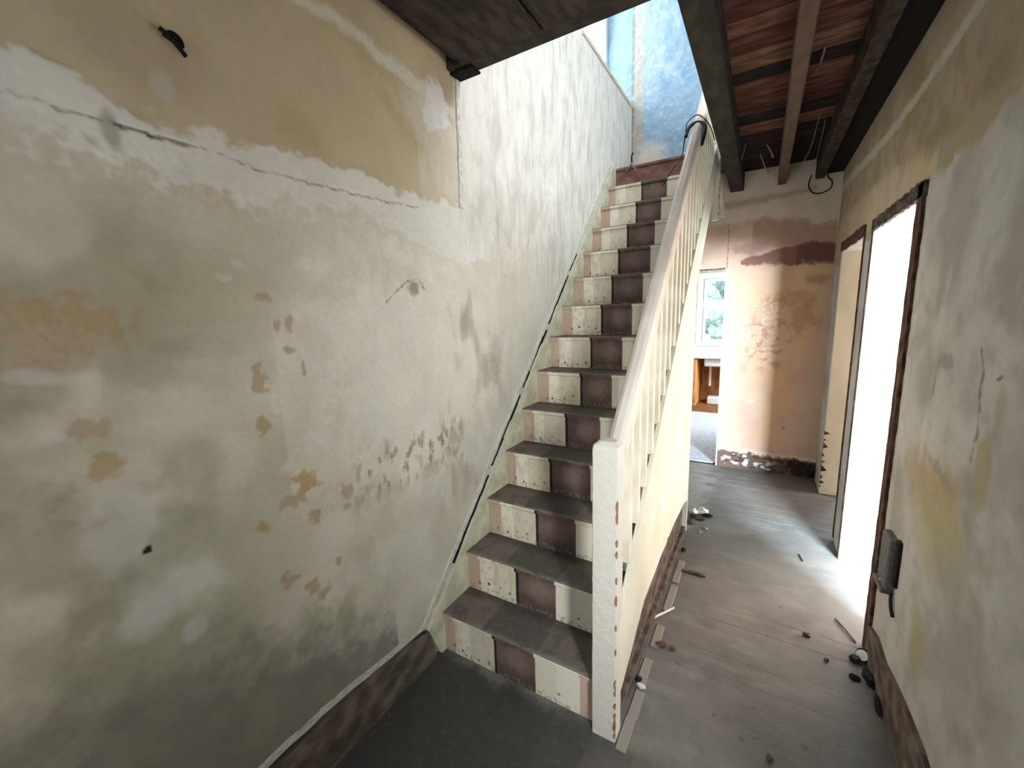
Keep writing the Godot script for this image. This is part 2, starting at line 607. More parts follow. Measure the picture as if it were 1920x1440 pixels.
func make_materials() -> void:
	var bump := noise_tex(0.03, 4, 3, Color.BLACK, Color.WHITE)
	var fine := noise_tex(0.09, 3, 4, Color.BLACK, Color.WHITE)
	M.bump = bump
	M.fine = fine
	M.cream = tiled(noise_tex(0.012, 4, 8, C(214, 206, 184), C(232, 227, 212)), Color.WHITE, 0.55, Vector3(0.8, 0.8, 0.8), 0.06)
	M.string = tiled(noise_tex(0.008, 4, 18, C(212, 207, 190), C(228, 224, 210)), Color.WHITE, 0.5, Vector3(0.7, 0.35, 0.7), 0.05)
	M.greencream = tiled(noise_tex(0.012, 4, 28, C(190, 190, 166), C(220, 216, 196)), Color.WHITE, 0.6, Vector3(1.2, 1.2, 1.2), 0.08)
	M.white_paint = tiled(noise_tex(0.01, 4, 38, C(224, 228, 228), C(240, 242, 240)), Color.WHITE, 0.45, Vector3(0.6, 0.6, 0.6), 0.04)
	M.newel = plain(Color.WHITE, 0.55, bump, 0.15, 1.3, true)
	M.dark_wood = tiled(noise_tex(0.02, 4, 48, C(40, 33, 28), C(74, 62, 53)), Color.WHITE, 0.9, Vector3(1.0, 1.0, 1.0), 0.3)
	M.joist = tiled(noise_tex(0.02, 4, 58, C(46, 42, 38), C(64, 58, 52)), Color.WHITE, 0.95, Vector3(1.2, 1.2, 0.5), 0.3)
	M.plank = tiled(noise_tex(0.02, 4, 59, C(46, 40, 37), C(70, 61, 55)), Color.WHITE, 0.95, Vector3(1.6, 1.2, 0.5), 0.3)
	M.red_joist = tiled(noise_tex(0.02, 4, 68, C(88, 70, 60), C(104, 84, 72)), Color.WHITE, 0.95, Vector3(1.2, 1.2, 0.5), 0.3)
	var bt := noise_tex(0.015, 5, 78, C(176, 160, 150), C(255, 250, 245))
	M.boards = []
	for c in [C(108, 74, 64), C(58, 46, 42), C(122, 86, 74), C(98, 62, 57), C(46, 40, 38), C(126, 98, 80), C(84, 58, 54)]:
		M.boards.append(tiled(bt, c, 0.9, Vector3(0.5, 1.0, 2.2), 0.25))
	M.raw = tiled(noise_tex(0.02, 5, 88, C(62, 46, 38), C(112, 84, 70)), Color.WHITE, 0.95, Vector3(2, 1, 2), 0.5)
	M.lintel = tiled(noise_tex(0.02, 5, 89, C(56, 52, 48), C(100, 92, 86)), Color.WHITE, 0.95, Vector3(2, 2, 1), 0.5)
	M.skirting = tiled(noise_tex(0.012, 5, 98, C(84, 74, 68), C(124, 112, 104)), Color.WHITE, 0.85, Vector3(1.2, 1.6, 1.0), 0.15)
	M.plaster_white = tiled(noise_tex(0.02, 4, 108, C(190, 186, 180), C(222, 220, 214)), Color.WHITE, 0.95, Vector3(2, 2, 2), 0.5)
	M.pink_plaster = tiled(noise_tex(0.01, 5, 118, C(206, 160, 132), C(230, 196, 170)), Color.WHITE, 0.95, Vector3(1, 1, 1), 0.4)
	M.off_white = tiled(noise_tex(0.01, 4, 128, C(196, 192, 182), C(222, 218, 208)), Color.WHITE, 0.9, Vector3(0.5, 0.5, 0.5), 0.2)
	M.kick = tiled(noise_tex(0.02, 5, 138, C(70, 62, 56), C(112, 100, 92)), Color.WHITE, 0.95, Vector3(2, 1, 1), 0.3)
	M.black = plain(C(24, 22, 21), 0.7)
	M.gap = plain(C(22, 20, 18), 0.95)
	M.cable = plain(C(28, 27, 27), 0.5)
	M.steel = tiled(noise_tex(0.02, 3, 148, C(98, 98, 98), C(116, 116, 115)), Color.WHITE, 0.6, Vector3(4, 4, 4), 0.05)
	M.grey_dust = tiled(noise_tex(0.02, 4, 158, C(112, 106, 100), C(160, 154, 146)), Color.WHITE, 0.95, Vector3(3, 3, 3), 0.1)
	M.fillet = plain(C(138, 134, 127), 0.95)
	M.brick = tiled(noise_tex(0.04, 4, 168, C(84, 60, 52), C(128, 98, 86)), Color.WHITE, 0.95, Vector3(5, 5, 5), 0.3)
	M.pvc = plain(C(236, 239, 242), 0.35)
	M.orange_wood = tiled(noise_tex(0.01, 4, 178, C(206, 142, 78), C(228, 172, 108)), Color.WHITE, 0.5, Vector3(2, 0.6, 2))
	M.brown_wood = tiled(noise_tex(0.01, 4, 188, C(122, 80, 48), C(156, 108, 70)), Color.WHITE, 0.6, Vector3(2, 0.6, 2))
	var gl := StandardMaterial3D.new()
	gl.transparency = BaseMaterial3D.TRANSPARENCY_ALPHA
	gl.albedo_color = Color(0.85, 0.95, 1.0, 0.06)
	gl.roughness = 0.02
	M.glass = gl


# ---------------------------------------------------------------- walls of the hall
func left_wall_paint() -> StandardMaterial3D:
	var cv := Cv.new(noises, -3.25, 0.0, 1.9, 3.65, 190.0, C(216, 213, 200))
	# flat zone: bare warm plaster, greener and browner towards the front of the house
	cv.layer(0, 0.7, 0.7, 0.40, 0.75, C(205, 197, 172), 0.7, 1)
	cv.layer(0, 0.9, 0.9, 0.45, 0.75, C(212, 200, 188), 0.5, 2)
	cv.layer(0, 0.6, 0.6, 0.35, 0.65, C(166, 162, 130), 0.8, 3, 0.5, 0.0, 2.0, 2.0, 0.55)
	cv.layer(1, 0.8, 0.8, 0.5, 0.8, C(150, 144, 116), 0.6, 4, 0.7, 0.2, 2.0, 1.9, 0.4)
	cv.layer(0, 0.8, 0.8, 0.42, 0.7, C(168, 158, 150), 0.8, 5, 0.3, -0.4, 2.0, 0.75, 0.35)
	cv.layer(0, 0.8, 0.8, 0.5, 0.75, C(168, 172, 132), 0.6, 6, 0.2, 0.2, 2.0, 0.8, 0.2)
	cv.layer(1, 0.8, 0.8, 0.5, 0.8, C(208, 188, 174), 0.45, 7, 0.1, 0.3, 0.9, 0.85, 0.2)
	cv.layer(1, 0.8, 0.4, 0.5, 0.8, C(212, 202, 192), 0.5, 8, -1.0, 0.2, 0.2, 1.3, 0.2)
	cv.band([[0.25, -0.1, 0.3], [0.6, -0.1, 0.52], [1.0, -0.1, 0.72], [1.9, -0.1, 0.85]], C(132, 124, 118), 0.8, 0.25, 0.12)  # grey-brown low wall, darkened to imitate the dim front corner
	cv.layer(1, 0.8, 0.8, 0.5, 0.75, C(150, 152, 116), 0.5, 31, 0.3, 0.0, 1.9, 0.7, 0.15)
	cv.layer(0, 1.0, 1.0, 0.35, 0.65, C(164, 156, 128), 0.6, 32, 0.72, 0.7, 1.9, 2.0, 0.3)
	# the pale area in the middle
	cv.blot(0.02, 1.36, 0.46, 0.42, C(236, 235, 228), 0.9, 0.6, 0.7, 0.3, 0.05)
	cv.band([[-0.35, 0.98, 1.75], [0.2, 1.02, 1.66], [0.62, 1.05, 1.60]], C(230, 229, 220), 0.5, 0.1, 0.12)
	cv.blot(-0.25, 1.5, 0.35, 0.5, C(220, 218, 206), 0.6, 0.8, 0.6)
	cv.layer(2, 0.8, 0.4, 0.45, 0.75, C(232, 231, 222), 0.45, 9, -0.4, 0.95, 0.45, 1.9, 0.2, 0.08)
	# ochre distemper above the plaster band
	cv.band([[-0.36, 2.06, 2.8], [0.2, 2.08, 2.8], [1.9, 2.05, 2.8]], C(198, 182, 144), 1.0, 0.015, 0.05)
	cv.layer(0, 1.0, 1.0, 0.4, 0.7, C(184, 166, 124), 0.55, 10, -0.36, 2.1, 2.0, 2.8, 0.05)
	cv.layer(0, 1.0, 1.0, 0.45, 0.75, C(188, 166, 148), 0.7, 11, 0.55, 2.05, 2.0, 2.8, 0.2)
	cv.layer(1, 1.0, 0.5, 0.5, 0.8, C(204, 188, 150), 0.5, 12, -0.36, 2.1, 0.6, 2.8, 0.05)
	cv.band([[-0.36, 2.47, 2.515], [-0.1, 2.50, 2.55], [0.2, 2.525, 2.57], [0.6, 2.53, 2.57], [1.9, 2.53, 2.57]], C(214, 212, 198), 0.95, 0.02, 0.018, 0.12)
	# the pale repair band with its long crack
	cv.band([[-0.62, 1.86, 2.0], [-0.38, 1.83, 2.12], [-0.08, 1.88, 2.06], [0.18, 1.95, 2.09], [0.4, 1.96, 2.10], [0.62, 1.92, 2.08], [0.82, 1.93, 2.06], [0.98, 1.98, 2.12], [1.9, 1.97, 2.11]], C(224, 224, 220), 1.0, 0.012, 0.05, 0.22)
	cv.layer(1, 1.0, 1.0, 0.5, 0.8, C(200, 200, 196), 0.6, 13, -0.5, 1.9, 2.0, 2.1, 0.06)
	cv.layer(2, 1.0, 1.0, 0.55, 0.8, C(232, 232, 228), 0.5, 14, -0.6, 1.85, 2.0, 2.12, 0.06)
	cv.blot(0.80, 2.14, 0.02, 0.04, C(198, 192, 178), 0.8, 0.6, 1.2)
	cv.blot(0.91, 2.02, 0.014, 0.04, C(160, 156, 148), 0.7, 0.7, 0.9)
	cv.line([[1.9, 2.03], [1.06, 2.03], [0.93, 2.028], [0.76, 2.03]], 0.0018, C(90, 82, 72), 0.8, 0.012, -0.25)
	cv.line([[0.91, 2.03], [0.80, 2.025], [0.72, 2.03]], 0.0028, C(70, 62, 56), 0.8, 0.012, -0.3)
	cv.line([[0.70, 2.026], [0.58, 2.014], [0.40, 2.02], [0.20, 2.024], [-0.05, 2.04]], 0.0016, C(92, 84, 76), 0.85, 0.012, -0.25)
	cv.band([[-0.36, 2.08, 2.5], [-0.24, 2.08, 2.45], [-0.06, 2.08, 2.3]], C(214, 210, 196), 0.55, 0.12, 0.06)
	cv.band([[-0.36, 2.05, 2.66], [-0.315, 2.05, 2.64]], C(212, 208, 200), 0.8, 0.03, 0.02)
	cv.blot(-0.13, 2.42, 0.15, 0.09, C(220, 217, 206), 0.7, 0.9, 0.7, 0.3)
	cv.blot(-0.2, 2.46, 0.07, 0.10, C(228, 229, 234), 1.0, 0.25, 0.8, 0.5, 0.1)  # bright spill from the stairwell, painted as a pale patch
	cv.layer(2, 1.0, 0.35, 0.5, 0.8, C(216, 212, 198), 0.55, 15, -0.36, 2.1, -0.02, 2.5, 0.08)
	# flaked spots and blots on the lower wall
	for s in [[1.05, 1.60, 0.10, 0.06, 0], [1.08, 1.55, 0.06, 0.05, 1], [0.67, 1.42, 0.022, 0.04, 0], [0.675, 1.28, 0.018, 0.03, 0], [0.57, 1.07, 0.042, 0.03, 2], [0.55, 0.94, 0.018, 0.025, 0], [0.66, 0.77, 0.03, 0.022, 0], [0.58, 0.70, 0.024, 0.025, 0], [0.55, 0.66, 0.018, 0.025, 0], [0.56, 1.58, 0.012, 0.025, 1], [0.60, 1.57, 0.01, 0.02, 1], [0.63, 1.66, 0.02, 0.012, 1], [1.02, 1.28, 0.03, 0.03, 0], [1.04, 1.37, 0.04, 0.02, 1], [0.72, 0.98, 0.02, 0.015, 2], [0.62, 1.02, 0.035, 0.02, 1], [0.48, 0.73, 0.012, 0.018, 0], [0.53, 1.44, 0.006, 0.025, 1], [0.42, 0.96, 0.02, 0.05, 1], [0.57, 1.50, 0.02, 0.01, 1]]:
		cv.blot(s[0], s[1], s[2], s[3], [C(184, 158, 112), C(186, 162, 132), C(188, 156, 96)][s[4]], 0.8, 0.5, 1.0, 0.0, -0.08, 2)
	for s in [[1.10, 1.49, 0.04, 0.014], [1.09, 1.37, 0.02, 0.02], [0.69, 1.75, 0.013, 0.008], [0.73, 1.71, 0.015, 0.007], [0.98, 1.10, 0.085, 0.075], [1.03, 1.19, 0.05, 0.03], [0.94, 1.08, 0.04, 0.05], [0.95, 0.92, 0.08, 0.06], [1.0, 0.88, 0.05, 0.05], [0.90, 0.94, 0.04, 0.06], [0.92, 0.79, 0.025, 0.03]]:
		cv.blot(s[0], s[1], s[2], s[3], C(216, 213, 212), 0.6, 0.7, 0.9, 0.2, 0.1, 1)
	cv.blot(0.98, 1.05, 0.007, 0.010, C(24, 22, 20), 1.0, 0.2, 0.3, 0.3, -0.5)
	cv.layer(0, 0.9, 0.9, 0.5, 0.75, C(150, 150, 108), 0.5, 16, 0.75, 0.9, 1.9, 1.35, 0.15)
	# scuffs and the grime line where hands brushed the stair wall
	cv.line([[0.16, 1.655], [0.10, 1.70], [0.04, 1.74], [-0.02, 1.745], [-0.06, 1.71]], 0.004, C(110, 100, 82), 0.5, 0.02, -0.2)
	cv.blot(0.01, 1.715, 0.03, 0.028, C(116, 108, 92), 0.6, 0.8, 1.2)
	cv.blot(-0.32, 1.55, 0.03, 0.09, C(150, 144, 126), 0.55, 0.8, 1.0, 0.2)
	cv.blot(-0.62, 1.42, 0.05, 0.14, C(150, 146, 132), 0.5, 0.9, 1.0, 0.3)
	cv.layer(2, 0.9, 0.4, 0.54, 0.76, C(142, 126, 100), 0.75, 17, -0.3, 0.86, 0.42, 1.13, 0.10, -0.15)
	cv.layer(1, 0.9, 0.9, 0.5, 0.75, C(176, 162, 138), 0.6, 18, -0.35, 0.85, 0.42, 1.12, 0.10)
	cv.layer(1, 0.8, 0.3, 0.52, 0.8, C(166, 158, 138), 0.6, 19, -0.8, 0.6, 0.0, 1.9, 0.2)
	# stair wall: thick white paint over run plaster
	cv.band([[-3.25, 2.0, 3.7], [-1.6, 1.95, 3.7], [-0.9, 2.05, 3.7], [-0.5, 2.1, 3.7], [-0.35, 2.15, 3.7]], C(224, 222, 213), 1.0, 0.12, 0.16)
	cv.band([[-3.25, 1.6, 2.3], [-0.5, 1.35, 2.3]], C(213, 211, 201), 0.7, 0.3, 0.2)
	cv.layer(1, 1.0, 0.35, 0.5, 0.75, C(186, 184, 178), 0.6, 20, -0.75, 1.9, -0.3, 2.75, 0.1)
	cv.band([[-0.655, 2.0, 3.0], [-0.36, 2.0, 3.0]], C(200, 198, 192), 0.35, 0.12, 0.1)
	cv.layer(1, 1.5, 0.42, 0.54, 0.72, C(196, 194, 186), 0.6, 23, -3.25, 1.9, -0.36, 3.65, 0.15)
	cv.layer(2, 0.7, 0.35, 0.55, 0.8, C(200, 198, 190), 0.35, 21, -3.25, 1.7, -0.36, 3.65, 0.15)
	cv.layer(0, 0.9, 0.5, 0.55, 0.75, C(192, 186, 176), 0.6, 22, -1.6, 1.6, -0.6, 2.6, 0.3)
	cv.line([[-0.655, 2.86], [-0.65, 2.5], [-0.645, 2.0]], 0.004, C(196, 196, 190), 0.7, 0.01, 0.3)
	cv.line([[-0.64, 2.1], [-0.9, 1.9], [-1.3, 2.4]], 0.006, C(186, 182, 172), 0.4, 0.04, -0.1)
	# relief: vertical runs on the stair wall, soft trowel marks elsewhere
	cv.grain(1, 1.4, 0.45, 0.05, 1.1, -3.25, 1.8, -0.36, 3.65)
	cv.grain(2, 0.7, 0.4, 0.03, 0.28, -3.25, 1.5, -0.36, 3.65)
	cv.grain(1, 0.7, 0.7, 0.06, 0.10)
	cv.grain(3, 1.0, 1.0, 0.05, 0.05)
	return painted(cv, 0.9, 1.6)


func right_wall_paint() -> StandardMaterial3D:
	var cv := Cv.new(noises, -3.25, 0.0, 1.4, 2.75, 190.0, C(192, 192, 188))
	cv.layer(0, 0.7, 0.7, 0.4, 0.75, C(160, 156, 150), 0.8, 3)
	cv.layer(0, 0.9, 0.9, 0.45, 0.75, C(178, 172, 168), 0.5, 5)
	cv.layer(1, 0.7, 0.35, 0.5, 0.8, C(196, 195, 190), 0.6, 6, -1.0, 0.9, 0.0, 1.9, 0.15)
	cv.layer(1, 0.8, 0.8, 0.5, 0.8, C(148, 148, 130), 0.5, 8, -0.5, 0.0, 1.4, 2.0, 0.3)
	# ochre distemper over the doors
	cv.band([[-3.25, 1.9, 2.8], [-0.95, 2.01, 2.8], [-0.82, 2.04, 2.8], [-0.68, 2.045, 2.8], [-0.5, 2.035, 2.8], [-0.37, 2.09, 2.8], [-0.2, 2.12, 2.8], [1.4, 2.2, 2.8]], C(168, 150, 116), 1.0, 0.02, 0.03)
	cv.layer(0, 1.0, 1.0, 0.42, 0.7, C(142, 126, 84), 0.7, 9, -3.25, 2.12, 1.4, 2.75, 0.06)
	cv.layer(1, 1.0, 1.0, 0.5, 0.75, C(158, 128, 106), 0.7, 10, -3.25, 2.15, 1.4, 2.75, 0.06)
	cv.band([[-3.25, 2.0, 2.26], [-1.6, 2.0, 2.24], [-0.85, 2.0, 2.12]], C(196, 176, 138), 0.8, 0.06, 0.04)
	cv.layer(0, 1.0, 1.0, 0.4, 0.7, C(186, 152, 128), 0.6, 12, -3.25, 1.9, -2.0, 2.6, 0.2)
	cv.band([[-3.25, 2.50, 2.57], [-2.6, 2.48, 2.54], [-1.75, 2.42, 2.475], [-1.2, 2.42, 2.47], [-0.6, 2.45, 2.50], [1.4, 2.46, 2.51]], C(188, 184, 168), 0.9, 0.015, 0.012, 0.1)
	cv.band([[-3.25, 2.59, 2.75], [1.4, 2.55, 2.75]], C(160, 132, 112), 0.7, 0.02, 0.02, -0.1)
	cv.band([[-0.99, 0.1, 1.9], [-0.90, 0.1, 1.95], [-0.86, 0.1, 1.95]], C(206, 204, 198), 0.5, 0.05, 0.03)
	# stains
	cv.blot(-0.42, 0.96, 0.17, 0.12, C(186, 160, 112), 0.9, 0.6, 0.7, 0.3)
	cv.blot(-0.62, 0.99, 0.10, 0.10, C(180, 158, 120), 0.7, 0.7, 0.7)
	cv.blot(-0.40, 0.85, 0.22, 0.12, C(176, 172, 132), 0.6, 0.8, 0.6)
	cv.blot(-0.42, 0.45, 0.06, 0.12, C(166, 164, 112), 0.75, 0.8, 0.5, 0.2)
	cv.blot(-0.17, 1.15, 0.04, 0.10, C(170, 160, 112), 0.8, 0.5, 0.6)
	cv.blot(-0.13, 1.32, 0.03, 0.06, C(164, 158, 118), 0.6, 0.7, 0.6)
	cv.line([[-0.25, 1.34], [-0.23, 1.28], [-0.24, 1.15]], 0.007, C(140, 132, 116), 0.6, 0.02, -0.2)
	cv.line([[-0.28, 1.46], [-0.25, 1.41], [-0.25, 1.34]], 0.008, C(132, 128, 120), 0.6, 0.02, -0.2)
	cv.line([[-0.17, 1.39], [-0.14, 1.405]], 0.006, C(108, 100, 84), 0.8, 0.01, -0.2)
	cv.blot(-0.50, 1.40, 0.05, 0.025, C(142, 142, 134), 0.7, 0.7, 0.8)
	cv.line([[-0.57, 1.40], [-0.58, 1.34], [-0.59, 1.28]], 0.008, C(146, 142, 132), 0.6, 0.02)
	cv.blot(-0.45, 1.06, 0.12, 0.02, C(150, 144, 136), 0.6, 0.8, 1.0, -0.2)
	cv.blot(-0.62, 1.12, 0.02, 0.08, C(204, 203, 198), 0.7, 0.7, 0.4, 0.0, 0.1)
	cv.blot(-0.60, 1.55, 0.025, 0.14, C(200, 200, 197), 0.6, 0.8, 0.4, -0.15, 0.1)
	cv.line([[-0.86, 0.42], [-0.60, 0.38]], 0.004, C(126, 122, 96), 0.4, 0.02)
	cv.layer(1, 1.0, 1.0, 0.5, 0.8, C(156, 154, 146), 0.4, 13)
	cv.grain(1, 0.7, 0.7, 0.05, 0.12)
	cv.grain(3, 1.0, 1.0, 0.05, 0.05)
	return painted(cv, 0.92, 1.2)


func end_wall_paint() -> StandardMaterial3D:
	var cv := Cv.new(noises, -0.1, 0.0, 1.8, 2.75, 260.0, C(216, 184, 162))
	cv.sat = 0.95
	cv.layer(0, 0.9, 0.9, 0.4, 0.7, C(206, 172, 152), 0.6, 2)
	cv.layer(0, 0.8, 0.5, 0.4, 0.7, C(222, 182, 144), 0.8, 3, 1.05, 0.0, 1.9, 1.9, 0.25)
	cv.band([[-0.1, 2.4, 2.8], [0.9, 2.36, 2.8], [1.2, 2.38, 2.8], [1.45, 2.30, 2.8], [1.8, 2.26, 2.8]], C(222, 208, 190), 1.0, 0.04, 0.03)
	cv.band([[0.85, 2.49, 2.56], [1.3, 2.53, 2.575], [1.55, 2.56, 2.59]], C(192, 162, 144), 0.8, 0.03, 0.02)
	cv.band([[1.1, 2.12, 2.38], [1.3, 2.12, 2.37], [1.5, 2.12, 2.30], [1.72, 2.10, 2.25]], C(184, 152, 136), 0.85, 0.05, 0.04)
	cv.band([[1.02, 1.99, 2.03], [1.15, 1.975, 2.06], [1.3, 1.96, 2.10], [1.42, 1.95, 2.12], [1.55, 1.95, 2.14], [1.71, 1.95, 2.12]], C(140, 100, 88), 0.95, 0.02, 0.02)
	cv.band([[1.45, 1.95, 2.12], [1.60, 1.95, 2.12], [1.72, 1.95, 2.10]], C(118, 82, 78), 0.8, 0.03, 0.02)
	cv.blot(1.10, 2.13, 0.12, 0.05, C(178, 140, 128), 0.7, 0.6, 0.7)
	cv.band([[0.95, 1.5, 1.96], [1.3, 1.45, 1.95], [1.7, 1.4, 1.94]], C(218, 184, 152), 0.6, 0.06, 0.05)
	cv.blot(1.55, 1.86, 0.12, 0.09, C(222, 190, 142), 0.7, 0.6, 0.8)
	cv.blot(1.40, 1.66, 0.18, 0.07, C(186, 146, 112), 0.6, 0.6, 0.9)
	cv.blot(1.53, 1.50, 0.10, 0.13, C(184, 142, 112), 0.6, 0.6, 0.9)
	cv.blot(1.62, 1.82, 0.09, 0.04, C(176, 138, 118), 0.6, 0.6, 0.8)
	cv.layer(2, 0.7, 0.7, 0.52, 0.72, C(232, 206, 184), 0.75, 4, 0.95, 1.05, 1.45, 1.75, 0.12, 0.12)
	cv.layer(1, 1.2, 1.2, 0.5, 0.7, C(174, 132, 112), 0.6, 5, 1.05, 0.95, 1.5, 1.55, 0.12)
	cv.blot(0.955, 0.95, 0.03, 0.035, C(240, 236, 228), 0.85, 0.5, 1.3, 0.0, 0.0, 2)
	cv.blot(0.95, 0.62, 0.025, 0.03, C(238, 232, 222), 0.8, 0.5, 1.3, 0.0, 0.0, 2)
	cv.blot(0.95, 0.42, 0.028, 0.03, C(238, 230, 218), 0.8, 0.5, 1.3, 0.0, 0.0, 2)
	cv.blot(1.18, 0.70, 0.02, 0.012, C(240, 226, 206), 0.9, 0.3, 0.5)
	cv.blot(1.45, 0.46, 0.015, 0.02, C(176, 130, 84), 0.7, 0.5, 0.5)
	cv.band([[0.9, 0.16, 0.205], [1.8, 0.16, 0.20]], C(232, 212, 188), 0.9, 0.02, 0.01, 0.2)
	cv.band([[0.9, -0.1, 0.165], [1.2, -0.1, 0.17], [1.8, -0.1, 0.17]], C(116, 92, 82), 1.0, 0.02, 0.03, -0.3)
	cv.blot(1.60, 0.09, 0.14, 0.07, C(72, 50, 46), 0.9, 0.4, 0.5)
	cv.line([[0.90, 2.36], [0.905, 2.2], [0.90, 1.97]], 0.005, C(172, 132, 104), 0.8, 0.015, -0.3)
	cv.line([[-0.1, 1.972], [0.3, 1.975], [0.9, 1.97]], 0.004, C(130, 104, 90), 0.7, 0.01, -0.2)
	cv.grain(1, 0.8, 0.8, 0.06, 0.12)
	cv.grain(3, 1.0, 1.0, 0.05, 0.06)
	return painted(cv, 0.92, 1.0)


func build_walls() -> void:
	var lm := left_wall_paint()
	var b := MB.new().map(1, -3.25, 0.0, 1.9, 3.65)
	b.box(Vector3(-0.30, -0.1, -3.25), Vector3(XL, 3.62, 2.8))
	b.box(Vector3(-0.30, 3.62, -1.92), Vector3(XL, 5.2, 2.8))
	b.box(Vector3(-0.30, 4.92, -3.25), Vector3(XL, 5.2, -1.92))
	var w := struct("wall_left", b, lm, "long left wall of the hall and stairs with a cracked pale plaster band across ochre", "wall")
	# the raised vertical plaster edge where the stair wall begins
	var e := MB.new()
	var prev := Vector2(-0.352, 2.69)
	for k in 14:
		var y := 2.69 - 0.6 * (k + 1) / 14.0
		var z := lerpf(-0.352, -0.335, (k + 1) / 14.0) + rng.randf_range(-0.003, 0.003)
		e.slab_x(PackedVector2Array([Vector2(prev.x - 0.012, prev.y), Vector2(prev.x + 0.014, prev.y), Vector2(z + 0.014, y), Vector2(z - 0.012, y)]), XL - 0.01, XL + 0.008)
		prev = Vector2(z, y)
	obj("plaster_edge", e, M.plaster_white, w)

	var rm := right_wall_paint()
	b = MB.new().map(1, -3.25, 0.0, 1.4, 2.75)
	b.box(Vector3(XR, -0.1, -3.45), Vector3(1.87, 2.0, -2.89))
	b.box(Vector3(XR, -0.1, -2.033), Vector3(1.87, 2.0, -1.79))
	b.box(Vector3(XR, -0.1, -0.98), Vector3(1.87, 2.0, 0.82))
	b.box(Vector3(XR, -0.1, 1.46), Vector3(1.87, 2.0, 2.8))
	b.box(Vector3(XR, 2.0, -3.45), Vector3(1.87, 2.8, 2.8))
	struct("wall_right", b, rm, "right wall of the hall with ochre distemper above grey skim plaster and two doorways", "wall")

	var em := end_wall_paint()
	b = MB.new().map(2, -0.1, 0.0, 1.8, 2.75)
	b.box(Vector3(0.905, -0.1, ZE - 0.13), Vector3(XR + 0.01, 2.82, ZE))
	b.box(Vector3(-0.3, 1.968, ZE - 0.13), Vector3(0.905, 2.82, ZE))
	b.box(Vector3(-0.3, -0.1, ZE - 0.13), Vector3(0.02, 1.968, ZE))
	var ew := struct("wall_back", b, em, "pink plastered end wall of the hall with a dark brown patch and rubble at its foot", "wall")
	# broken plaster and brick left where the skirting was torn off
	var g := RandomNumberGenerator.new()
	g.seed = 31
	for k in 44:
		var x := 0.925 + g.randf() * 0.52
		var y := g.randf_range(0.018, 0.150)
		var s := g.randf_range(0.35, 1.25) * (1.0 if k < 22 else 0.6)
		var c := MB.new().lump(Vector3(x, y, ZE + 0.003), Vector3(0.034 * s, 0.019 * s, 0.016), 0.42, 100 + k, 4, 6)
		var pick := k % 5
		obj("plaster_chunk" if pick < 3 else "brick_chunk", c, M.plaster_white if pick < 3 and x < 1.36 else (M.brick if pick == 3 else M.grey_dust), ew)
	for k in 4:
		obj("brick", MB.new().bevel(Vector3(1.36 + k * 0.092, 0.012, ZE - 0.02), Vector3(1.445 + k * 0.092, 0.075, ZE + 0.006), 0.006), M.dark_wood if k > 1 else M.kick, ew)
		obj("brick", MB.new().bevel(Vector3(1.32 + k * 0.096, 0.085, ZE - 0.02), Vector3(1.405 + k * 0.096, 0.145, ZE + 0.006), 0.006), M.kick if k < 2 else M.dark_wood, ew)

	b = MB.new()
	b.box(Vector3(-0.3, -0.1, 2.7), Vector3(0.05, 2.8, 2.9))
	b.box(Vector3(1.05, -0.1, 2.7), Vector3(1.87, 2.8, 2.9))
	b.box(Vector3(0.05, 2.2, 2.7), Vector3(1.05, 2.8, 2.9))
	struct("wall_front", b, M.off_white, "plain plaster wall round the front door", "wall")

	# baseboards
	b = MB.new()
	var top := PackedVector2Array()
	var g2 := RandomNumberGenerator.new()
	g2.seed = 5
	var poly := PackedVector2Array([Vector2(2.7, 0.0), Vector2(0.045, 0.0), Vector2(0.085, 0.165)])
	for k in 30:
		var z := 0.14 + 2.56 * k / 29.0
		poly.append(Vector2(z, 0.178 + minf(0.035, (z - 0.1) * 0.08) + g2.randf_range(-0.006, 0.005)))
	b.slab_x(poly, XL, XL + 0.024)
	var bl := struct("baseboard_left", b, M.skirting, "worn dark brown skirting board at the foot of the left wall", "skirting board")
	var lip := MB.new()
	var last := Vector2(0.09, 0.172)
	for k in 40:
		var z := 0.10 + 2.5 * k / 39.0
		var y := 0.186 + minf(0.035, (z - 0.1) * 0.08) + g2.randf_range(-0.005, 0.005)
		lip.slab_x(PackedVector2Array([last, Vector2(z, y), Vector2(z, y + 0.018), last + Vector2(0, 0.016)]), XL - 0.004, XL + 0.013)
		last = Vector2(z, y)
	obj("plaster_lip", lip, M.plaster_white, bl)
	b = MB.new()
	poly = PackedVector2Array([Vector2(2.7, 0.0), Vector2(-0.93, 0.0), Vector2(-0.93, 0.15)])
	for k in 26:
		var z := -0.80 + 3.5 * k / 25.0
		poly.append(Vector2(z, 0.17 + minf(0.05, (z + 0.9) * 0.08) + g2.randf_range(-0.012, 0.012)))
	b.slab_x(poly, XR, XR - 0.014)
	struct("baseboard_right", b, M.skirting, "scuffed brown skirting remains at the foot of the right wall", "skirting board")


